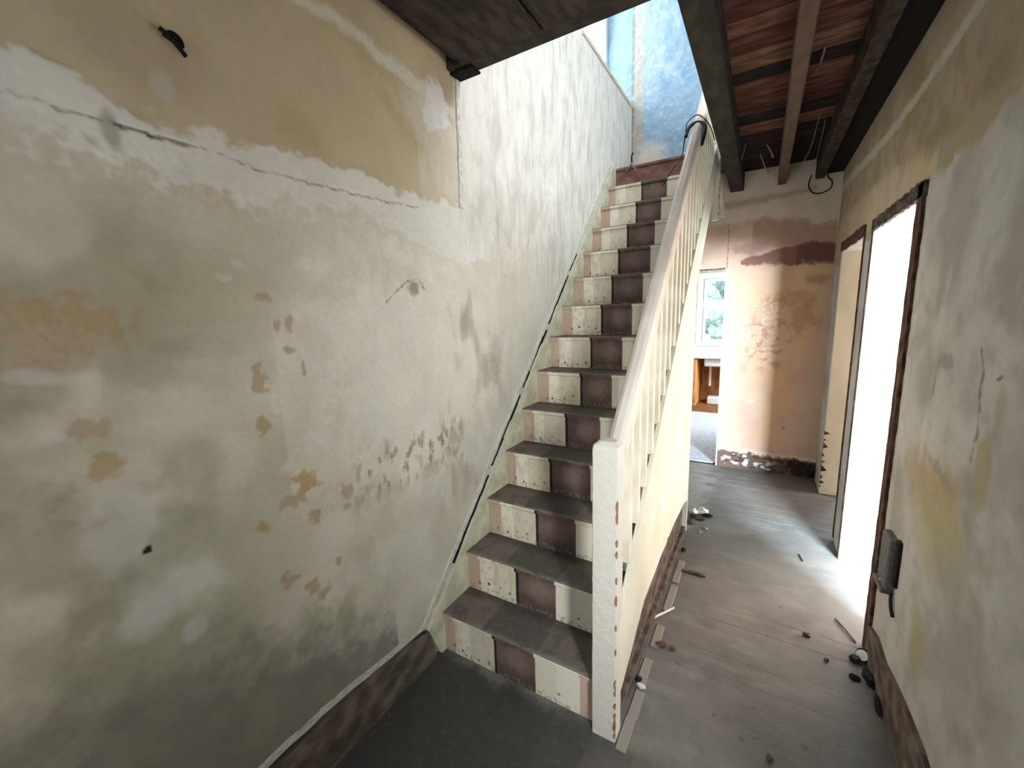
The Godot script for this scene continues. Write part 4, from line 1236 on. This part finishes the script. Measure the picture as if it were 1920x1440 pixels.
func tread_paint(k: int) -> StandardMaterial3D:
	var cv := Cv.new(noises, 0.0, 0.0, 0.8, 0.26, 260.0, C(112, 101, 94))
	cv.band([[0.0, -0.1, 0.4], [0.22, -0.1, 0.4]], C(122, 108, 99), 0.9, 0.02, 0.01)
	cv.band([[0.225, -0.1, 0.4], [0.50, -0.1, 0.4]], C(92, 87, 82), 0.95, 0.01, 0.01)
	cv.band([[0.50, -0.1, 0.4], [0.8, -0.1, 0.4]], C(112, 101, 94), 0.95, 0.01, 0.01)
	cv.band([[0.0, -0.1, 0.02], [0.8, -0.1, 0.02]], C(140, 130, 122), 0.6, 0.02, 0.01)
	cv.layer(1, 1.0, 1.0, 0.45, 0.75, C(90, 81, 76), 0.6, k)
	cv.layer(2, 1.0, 1.0, 0.55, 0.8, C(124, 116, 108), 0.4, k + 2)
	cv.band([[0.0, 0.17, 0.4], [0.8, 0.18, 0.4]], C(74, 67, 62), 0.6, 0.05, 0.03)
	cv.grain(3, 1.0, 1.0, 0.10, 0.2)
	return painted(cv, 0.7, 0.06)


func str_top(t: float) -> float:
	return 0.45 + 0.965 * t


func build_staircase() -> void:
	var st := thing("staircase", "steep painted staircase with a cream balustrade and striped risers rising along the left wall", "staircase")
	var rp := []
	var tp := []
	for k in 6:
		rp.append(riser_paint(k))
	for k in 3:
		tp.append(tread_paint(k))
	var top_riser := tiled(noise_tex(0.01, 4, 211, C(112, 76, 72), C(138, 100, 94)), Color.WHITE, 0.5, Vector3(2, 2, 2), 0.05)
	for i in range(1, 15):
		var zn := -(i - 1) * GOING
		var y := i * RISE
		var y0 := (i - 1) * RISE
		if i < 14:
			var b := MB.new().map(3, 0.0, -zn - 0.002, 0.8, -zn + 0.258)
			var prof := PackedVector2Array()   # (z,y) with a rounded nosing
			prof.append_array([Vector2(zn - GOING - 0.03, y), Vector2(zn - 0.006, y), Vector2(zn - 0.002, y - 0.003), Vector2(zn - 0.002, y - 0.006), Vector2(zn - GOING - 0.03, y - 0.006)])
			b.slab_x(prof, -0.004, 0.784)
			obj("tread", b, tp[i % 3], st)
		else:
			obj("landing_nosing", MB.new().bevel(Vector3(-0.004, y - 0.03, zn - 0.62), Vector3(0.90, y, zn), 0.008), top_riser, st)
		var r := MB.new().map(2, 0.0, y0, 0.8, y0 + 0.21)
		r.box(Vector3(-0.004, y0, zn - 0.040), Vector3(0.784, y - (0.026 if i < 14 else 0.03), zn - 0.014))
		if i < 14:
			var nz := PackedVector2Array([Vector2(zn - 0.04, y - 0.027), Vector2(zn - 0.006, y - 0.027), Vector2(zn - 0.001, y - 0.022), Vector2(zn, y - 0.008), Vector2(zn - 0.003, y - 0.0045), Vector2(zn - 0.04, y - 0.0045)])
			r.slab_x(nz, -0.004, 0.784)
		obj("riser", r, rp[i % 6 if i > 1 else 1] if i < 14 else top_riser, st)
	# wall string
	var ws := PackedVector2Array([Vector2(0.092, 0.172), Vector2(0.028, 0.012), Vector2(0.016, 0.0), Vector2(-0.02, 0.0)])
	ws.append(Vector2(-2.66, 2.60))
	ws.append(Vector2(-2.66, 2.95))
	for k in 27:
		var t := 2.62 - 2.66 * k / 26.0
		ws.append(Vector2(-t, 0.262 + 1.012 * t + 0.004 * sin(k * 1.7)))
	var wsm := obj("wall_string", MB.new().slab_x(ws, XL, 0.0), M.greencream, st)
	# the gap and the ridge of plaster along its top
	var gp := MB.new()
	var rg := MB.new()
	var g := RandomNumberGenerator.new()
	g.seed = 77
	var pa := Vector2(0.095, 0.176)
	var pw := 0.014
	for k in 64:
		var t := -0.09 + 2.66 * (k + 1) / 64.0
		var p := Vector2(-t, 0.27 + 1.012 * t)
		var ww := 0.012 + g.randf_range(0.0, 0.010)
		var o := Vector2(0.7, 0.7)
		rg.slab_x(PackedVector2Array([pa + o * 0.008, p + o * 0.008, p + o * (0.010 + ww), pa + o * (0.010 + pw)]), XL - 0.004, XL + 0.009 + g.randf_range(0.0, 0.005))
		pw = ww
		if t > 0.12 and t < 1.75 and k % 9 != 4:
			gp.slab_x(PackedVector2Array([pa - o * 0.008, p - o * 0.008, p + o * 0.0005, pa + o * 0.0005]), XL - 0.002, XL + 0.010 + g.randf_range(0.0, 0.008))
		elif gp.v.size() > 0:
			obj("open_joint", gp, M.gap, wsm)
			gp = MB.new()
		pa = p
	obj("plaster_ridge", rg, M.plaster_white, wsm)
	# outer string and the panel below it
	var os := PackedVector2Array()
	for k in 20:
		var t := -0.02 + 2.66 * k / 19.0
		os.append(Vector2(-t, str_top(t)))
	for k in 20:
		var t := 2.64 - 2.66 * k / 19.0
		os.append(Vector2(-t, maxf(0.172 if t < 0.13 else 0.0, str_top(t) - 0.325)))
	obj("outer_string", MB.new().slab_x(os, 0.824, 0.842), M.string, st)
	var sp := PackedVector2Array([Vector2(0.012, 0.11), Vector2(0.012, 0.14)])
	sp.append(Vector2(0.012, 0.13))
	sp = PackedVector2Array([Vector2(-0.06, 0.15)])
	for k in 8:
		var t := 0.06 + (1.70 - 0.06) * k / 7.0
		sp.append(Vector2(-t, str_top(t) - 0.30))
	sp.append(Vector2(-1.706, 0.24))
	for q in [[1.55, 0.285], [1.46, 0.297], [1.30, 0.305], [1.18, 0.318], [0.985, 0.318], [0.955, 0.330], [0.95, 0.42], [0.946, 0.325], [0.913, 0.312], [0.80, 0.318], [0.62, 0.306], [0.50, 0.304], [0.412, 0.296], [0.409, 0.47], [0.405, 0.292], [0.30, 0.252], [0.20, 0.205], [0.12, 0.176]]:
		sp.append(Vector2(-q[0], q[1]))
	obj("stair_panel", MB.new().slab_x(sp, 0.822, 0.838), M.string, st)
	obj("panel_edge", MB.new().bevel(Vector3(0.80, 0.0, -1.712), Vector3(0.838, 1.80, -1.70), 0.002), M.string, st)
	obj("kick_board", MB.new().slab_x(PackedVector2Array([Vector2(-0.05, 0.0), Vector2(-1.70, 0.0), Vector2(-1.70, 0.5), Vector2(-0.6, 0.5), Vector2(-0.05, 0.2)]), 0.790, 0.806), M.kick, st)
	obj("sole_plate", MB.new().bevel(Vector3(0.792, 0.0, -1.70), Vector3(0.832, 0.035, -0.06), 0.004), M.kick, st)
	# newel post with chipped arrises
	obj("newel_post", chipped_post(Vector3(0.751, 0.0, -0.046), Vector3(0.841, 1.158, 0.026), 0.008, 21), M.newel, st)
	obj("landing_newel", chipped_post(Vector3(0.812, 2.315, -2.70), Vector3(0.862, 3.75, -2.645), 0.004, 22), M.newel, st)
	obj("apron_board", MB.new().slab_z(PackedVector2Array([Vector2(0.864, 2.34), Vector2(0.91, 2.33), Vector2(0.864, 2.62)]), -2.69, -2.66), M.cream, st)
	# handrail
	var rp2 := PackedVector2Array([Vector2(-0.030, -0.028), Vector2(0.030, -0.028), Vector2(0.034, -0.010), Vector2(0.034, 0.008), Vector2(0.026, 0.024), Vector2(0.012, 0.033), Vector2(-0.012, 0.033), Vector2(-0.026, 0.024), Vector2(-0.034, 0.008), Vector2(-0.034, -0.010)])
	var path := PackedVector3Array()
	for k in 12:
		var t := 0.045 + 2.60 * k / 11.0
		path.append(Vector3(0.803, 1.035 + 0.965 * t, -t))
	obj("handrail", MB.new().sweep(rp2, path, Vector3.RIGHT), rail_material(), st)
	obj("rail_bead", MB.new().tube(PackedVector3Array([Vector3(0.834, 1.003 + 0.965 * 0.05, -0.05), Vector3(0.834, 1.003 + 0.965 * 1.2, -1.2)]), 0.005, 6), M.cream, st)
	# balusters
	var n := 0
	var t := 0.165
	while t < 2.6:
		var y0 := str_top(t + 0.017) + 0.002
		var y1 := 1.02 + 0.965 * t
		var b := MB.new().bevel(Vector3(0.806, y0, -t - 0.0155), Vector3(0.838, y1, -t + 0.0155), 0.003)
		obj("baluster", b, M.cream, st)
		t += 0.1145
		n += 1


func rail_material() -> StandardMaterial3D:
	return tiled(noise_tex(0.012, 4, 221, C(204, 192, 184), C(228, 222, 214)), Color.WHITE, 0.45, Vector3(1.2, 0.6, 0.6), 0.04)


# a square post whose corners are worn: rows of a chamfered square, chips showing bare wood
func chipped_post(lo: Vector3, hi: Vector3, ch: float, sd: int) -> MB:
	var g := RandomNumberGenerator.new()
	g.seed = sd
	var b := MB.new()
	var white := C(214, 209, 201).srgb_to_linear()
	var wood := C(146, 104, 74).srgb_to_linear()
	var rows := int((hi.y - lo.y) / 0.014)
	var prev := []
	var pchip := []
	var ctr := (lo + hi) * 0.5
	for k in rows + 1:
		var y := lerpf(lo.y, hi.y, float(k) / rows)
		var cap := 0.0
		if hi.y - y < 0.02:
			cap = 0.016 * pow(1.0 - (hi.y - y) / 0.02, 2.0)
		var ring := []
		var chips := []
		for c in 4:
			var sx := 1.0 if c in [1, 2] else -1.0
			var sz := 1.0 if c in [2, 3] else -1.0
			var r := ch * 0.4
			var chip := false
			if c == 2:
				r = ch * g.randf_range(0.25, 0.6)
				if g.randf() < 0.30 and y < lo.y + 0.95:
					r = ch * g.randf_range(0.8, 1.3)
					chip = true
			elif c == 3:
				r = ch * g.randf_range(0.2, 0.5)
			r += cap * 0.6
			var cx := (hi.x - cap if sx > 0 else lo.x + cap)
			var cz := (hi.z - cap if sz > 0 else lo.z + cap)
			var p1 := Vector3(cx - sx * r, y, cz)
			var p2 := Vector3(cx, y, cz - sz * r)
			if c in [0, 2]:
				ring.append(p2 if c == 0 else p2)
				ring.append(p1)
			else:
				ring.append(p1)
				ring.append(p2)
			chips.append(chip)
		prev.append(ring)
		pchip.append(chips)
	for k in rows:
		for q in 8:
			var q2 := (q + 1) % 8
			b.c = white
			if q % 2 == 0 and (pchip[k][q / 2] or pchip[k + 1][q / 2]):
				b.c = wood
			b.quad(prev[k][q], prev[k][q2], prev[k + 1][q2], prev[k + 1][q], Vector3.ZERO, Vector3(ctr.x, prev[k][q].y, ctr.z))
	b.c = white
	for e in 2:
		var ring: Array = prev[0] if e == 0 else prev[-1]
		var nn := Vector3.DOWN if e == 0 else Vector3.UP
		for q in range(1, 7):
			b.tri(ring[0], ring[q], ring[q + 1], nn, nn, nn)
	return b


# ---------------------------------------------------------------- fittings
func curve(pts: Array, per := 6) -> PackedVector3Array:
	var c := Curve3D.new()
	for k in pts.size():
		var t: Vector3 = (pts[mini(k + 1, pts.size() - 1)] - pts[maxi(k - 1, 0)]) / 6.0
		c.add_point(pts[k], -t, t)
	var out := PackedVector3Array()
	for k in pts.size() - 1:
		for j in per:
			out.append(c.sample(k, float(j) / per))
	out.append(pts[-1])
	return out


func build_fittings() -> void:
	# wall hook high on the left wall
	var d := thing("wall_hook", "small black half-round iron hook high on the ochre left wall", "hook")
	var pl := PackedVector2Array()
	for k in 13:
		var a := PI * k / 12.0 - 0.35
		pl.append(Vector2(0.768 - 0.020 * cos(a), 2.252 + 0.020 * sin(a)))
	obj("plate", MB.new().slab_x(pl, XL, XL + 0.014), M.black, d)
	obj("bar", MB.new().tube(curve([Vector3(XL + 0.008, 2.268, 0.792), Vector3(XL + 0.016, 2.250, 0.772), Vector3(XL + 0.012, 2.228, 0.747)]), 0.0055, 8), M.black, d)
	# metal back box low on the right wall
	d = thing("socket_box", "grey metal electrical back box hanging low on the right wall near the doorway", "socket box")
	obj("box_body", MB.new().bevel(Vector3(XR - 0.030, 0.465, -0.815), Vector3(XR + 0.002, 0.675, -0.700), 0.006), M.steel, d)
	obj("box_side", MB.new().bevel(Vector3(XR - 0.012, 0.50, -0.700), Vector3(XR + 0.002, 0.69, -0.665), 0.004), M.black, d)
	obj("lip", MB.new().bevel(Vector3(XR - 0.042, 0.448, -0.825), Vector3(XR + 0.002, 0.466, -0.70), 0.004), M.steel, d)
	obj("cut_cable", MB.new().tube(curve([Vector3(XR - 0.008, 0.46, -0.70), Vector3(XR - 0.01, 0.42, -0.675), Vector3(XR - 0.006, 0.385, -0.655)]), 0.006, 7), M.cable, d)
	obj("screw", MB.new().lump(Vector3(XR - 0.032, 0.475, -0.762), Vector3(0.004, 0.004, 0.004), 0.1, 5), M.pvc, d)
	# cables on the handrail
	var t := 1.70
	var ry := 1.035 + 0.965 * t
	tag(obj("loop_cable", MB.new().tube(curve([Vector3(0.748, ry - 0.03, -t + 0.06), Vector3(0.758, ry + 0.045, -t - 0.005), Vector3(0.80, ry + 0.07, -t - 0.03), Vector3(0.846, ry + 0.03, -t), Vector3(0.848, ry - 0.05, -t + 0.05), Vector3(0.836, ry - 0.10, -t + 0.06)]), 0.011, 8), M.cable), "thick black cable hooked over the upper end of the handrail", "cable")
	tag(obj("thin_wire", MB.new().tube(curve([Vector3(0.89, 2.66, -1.85), Vector3(0.86, 2.74, -1.80), Vector3(0.80, ry + 0.12, -t - 0.05), Vector3(0.748, ry + 0.075, -t), Vector3(0.742, ry + 0.0, -t + 0.04), Vector3(0.70, 2.58, -1.80), Vector3(0.60, 2.62, -2.1), Vector3(0.46, 2.58, -2.40)]), 0.0035, 6), M.cable), "thin dark wire trailing from the ceiling over the handrail down to the upper stairs", "wire")
	# loop hanging from the ceiling at the end wall
	tag(obj("hanging_loop", MB.new().tube(curve([Vector3(1.50, 2.65, -3.08), Vector3(1.487, 2.575, -3.10), Vector3(1.52, 2.515, -3.11), Vector3(1.58, 2.503, -3.11), Vector3(1.636, 2.53, -3.10), Vector3(1.64, 2.58, -3.09), Vector3(1.605, 2.63, -3.06), Vector3(1.60, 2.80, -3.0)]), 0.0055, 7), M.cable), "dark loop of cable hanging from the ceiling against the pink end wall", "cable")
	var wires := [[Vector3(1.46, 2.79, -2.2), Vector3(1.44, 2.68, -2.5), Vector3(1.40, 2.66, -2.85)], [Vector3(1.50, 2.79, -2.3), Vector3(1.50, 2.69, -2.7), Vector3(1.49, 2.67, -3.0)]]
	for k in 2:
		tag(obj("ceiling_wire", MB.new().tube(curve(wires[k]), 0.002, 6), M.grey_dust), ["thin grey wire hanging loose under the ceiling, nearer the middle joist", "thin grey wire hanging loose close beside the dark joist by the right wall"][k], "wire", "loose ceiling wires")
	# cobwebbed rags between the joists
	var webs := [[Vector3(0.985, 2.70, -2.72), Vector3(1.01, 2.735, -2.60), Vector3(1.04, 2.79, -2.45)], [Vector3(1.19, 2.70, -2.98), Vector3(1.16, 2.74, -2.88), Vector3(1.13, 2.79, -2.75)], [Vector3(1.22, 2.72, -2.66), Vector3(1.20, 2.76, -2.62), Vector3(1.17, 2.80, -2.58)]]
	for k in 3:
		tag(obj("cobweb", MB.new().tube(curve(webs[k], 4), 0.008, 6, 0.3), M.grey_dust), ["dusty strand of cobweb hanging against the joist beside the stairwell", "dusty strand of cobweb between the joists, hanging lowest by the pink end wall", "short dusty strand of cobweb hanging beside the middle joist"][k], "cobweb", "cobwebs under the ceiling")
	tag(obj("board_splinter", MB.new().tube(curve([Vector3(1.40, 2.80, -1.35), Vector3(1.39, 2.76, -1.42), Vector3(1.37, 2.74, -1.50)]), 0.007, 5, 0.3), M.grey_dust), "pale splinter hanging from the reddish ceiling boards beside the middle joist", "splinter")
	# knotted cord on the top riser
	d = thing("knotted_cord", "frayed pale cord knotted on a nail at the top riser by the wall", "cord")
	obj("upper_strand", MB.new().tube(curve([Vector3(0.165, 2.96, -2.60), Vector3(0.150, 2.93, -2.605), Vector3(0.152, 2.885, -2.61)]), 0.007, 6), M.cable, d)
	obj("knot", MB.new().lump(Vector3(0.148, 2.875, -2.612), Vector3(0.016, 0.018, 0.012), 0.2, 9), M.grey_dust, d)
	obj("loose_end", MB.new().tube(curve([Vector3(0.146, 2.87, -2.612), Vector3(0.122, 2.845, -2.614), Vector3(0.095, 2.825, -2.615)]), 0.007, 6, 0.6), M.grey_dust, d)
	obj("loose_end", MB.new().tube(curve([Vector3(0.150, 2.87, -2.612), Vector3(0.175, 2.84, -2.614), Vector3(0.185, 2.81, -2.615)]), 0.006, 6, 0.6), M.grey_dust, d)


func build_debris() -> void:
	# things lying on the hall floor
	tag(obj("wood_strip", MB.new().tube(PackedVector3Array([Vector3(0.808, 0.008, -0.665), Vector3(0.86, 0.012, -0.74), Vector3(0.905, 0.010, -0.815)]), 0.007, 6), M.plaster_white), "short white painted stick lying at the foot of the stair panel", "stick")
	tag(obj("dark_lath", MB.new().bevel(Vector3(0.885, 0.0, -1.205), Vector3(1.02, 0.012, -1.18), 0.003), M.kick), "dark strip of wood lying on the floor beside the stair panel", "lath")
	tag(obj("thin_stick", MB.new().tube(PackedVector3Array([Vector3(1.63, 0.005, -1.13), Vector3(1.66, 0.008, -1.06), Vector3(1.69, 0.005, -0.985)]), 0.004, 6), M.kick), "thin dark stick on the floor in front of the near doorway", "stick")
	tag(obj("nail", MB.new().tube(PackedVector3Array([Vector3(1.515, 0.004, -1.72), Vector3(1.53, 0.005, -1.64)]), 0.004, 6), M.kick), "small dark nail on the sunlit floor by the near doorway", "nail")
	var dsc := thing("plastic_disc", "round white plastic cap leaning at the right skirting in a dark recess", "cap")
	obj("disc", MB.new().tube(PackedVector3Array([Vector3(1.700, 0.024, -0.882), Vector3(1.692, 0.030, -0.870)]), 0.022, 18), M.pvc, dsc)
	obj("rim", MB.new().tube(PackedVector3Array([Vector3(1.704, 0.021, -0.888), Vector3(1.699, 0.025, -0.880)]), 0.028, 18), M.black, dsc)
	var lumps := [
		["black_lump", Vector3(1.700, 0.012, -0.755), Vector3(0.020, 0.024, 0.050), "large black lump against the right skirting beside the white cap"],
		["black_lump", Vector3(1.650, 0.006, -0.745), Vector3(0.022, 0.009, 0.018), "small flat black lump on the floor left of the large one by the skirting"],
		["black_lump", Vector3(1.668, 0.010, -0.86), Vector3(0.022, 0.014, 0.030), "black flake on the floor just left of the white cap"],
		["black_lump", Vector3(1.706, 0.010, -0.62), Vector3(0.014, 0.018, 0.050), "long black lump along the right skirting, nearest the front door"],
		["dirt_clod", Vector3(1.496, 0.007, -0.932), Vector3(0.016, 0.012, 0.012), "dark clod on the open floor in front of the near doorway"],
		["dirt_clod", Vector3(1.334, 0.008, -0.186), Vector3(0.012, 0.010, 0.011), "dark clod lying nearest the camera on the grey floor"],
		["dirt_clod", Vector3(1.560, 0.005, -0.80), Vector3(0.009, 0.007, 0.009), "tiny clod between the open floor and the white cap"],
		["brick_crumb", Vector3(0.900, 0.008, -0.53), Vector3(0.026, 0.012, 0.016), "reddish brick crumb beside the fillet below the stair panel"],
		["brick_crumb", Vector3(0.945, 0.006, -0.535), Vector3(0.016, 0.008, 0.012), "smaller brick crumb right of the reddish one"],
		["plaster_crumb", Vector3(0.868, 0.008, -0.255), Vector3(0.020, 0.010, 0.012), "white plaster crumb on the floor close behind the newel post"],
		["plaster_crumb", Vector3(0.850, 0.008, -0.285), Vector3(0.014, 0.012, 0.014), "dark plaster crumb tucked behind the white one by the newel post"],
		["rubble_lump", Vector3(0.905, 0.022, -2.03), Vector3(0.050, 0.028, 0.036), "broad white plaster lump on the debris heap at the end of the stair panel"],
		["rubble_lump", Vector3(0.850, 0.020, -2.00), Vector3(0.030, 0.026, 0.030), "white plaster lump at the wall side of the debris heap"],
		["rubble_lump", Vector3(0.885, 0.012, -1.93), Vector3(0.055, 0.016, 0.040), "dark brown lump at the front of the debris heap"],
		["rubble_lump", Vector3(0.945, 0.010, -2.00), Vector3(0.036, 0.014, 0.026), "black flat lump on the right of the debris heap"],
		["rubble_lump", Vector3(0.855, 0.012, -1.84), Vector3(0.030, 0.016, 0.040), "brick red lump nearest the stair panel in the debris heap"],
		["rubble_lump", Vector3(0.955, 0.006, -1.80), Vector3(0.018, 0.008, 0.016), "small grey lump in front of the debris heap"],
		["rubble_lump", Vector3(0.925, 0.006, -1.72), Vector3(0.014, 0.007, 0.014), "grey crumb furthest out from the debris heap towards the stairs foot"],
		["rubble_lump", Vector3(0.862, 0.010, -1.42), Vector3(0.016, 0.014, 0.022), "dark curled flake against the middle of the stair panel"],
	]
	var k := 0
	for l in lumps:
		var m: Material = M.black
		match l[0]:
			"brick_crumb":
				m = M.brick
			"plaster_crumb":
				m = M.plaster_white if k == 9 else M.black
			"rubble_lump":
				m = [M.plaster_white, M.plaster_white, M.dark_wood, M.black, M.brick, M.grey_dust, M.grey_dust, M.dark_wood][k - 11]
			"dirt_clod":
				m = M.kick
		tag(obj(l[0], MB.new().lump(l[1], l[2], 0.25, 500 + k), m), l[3], "debris")
		k += 1
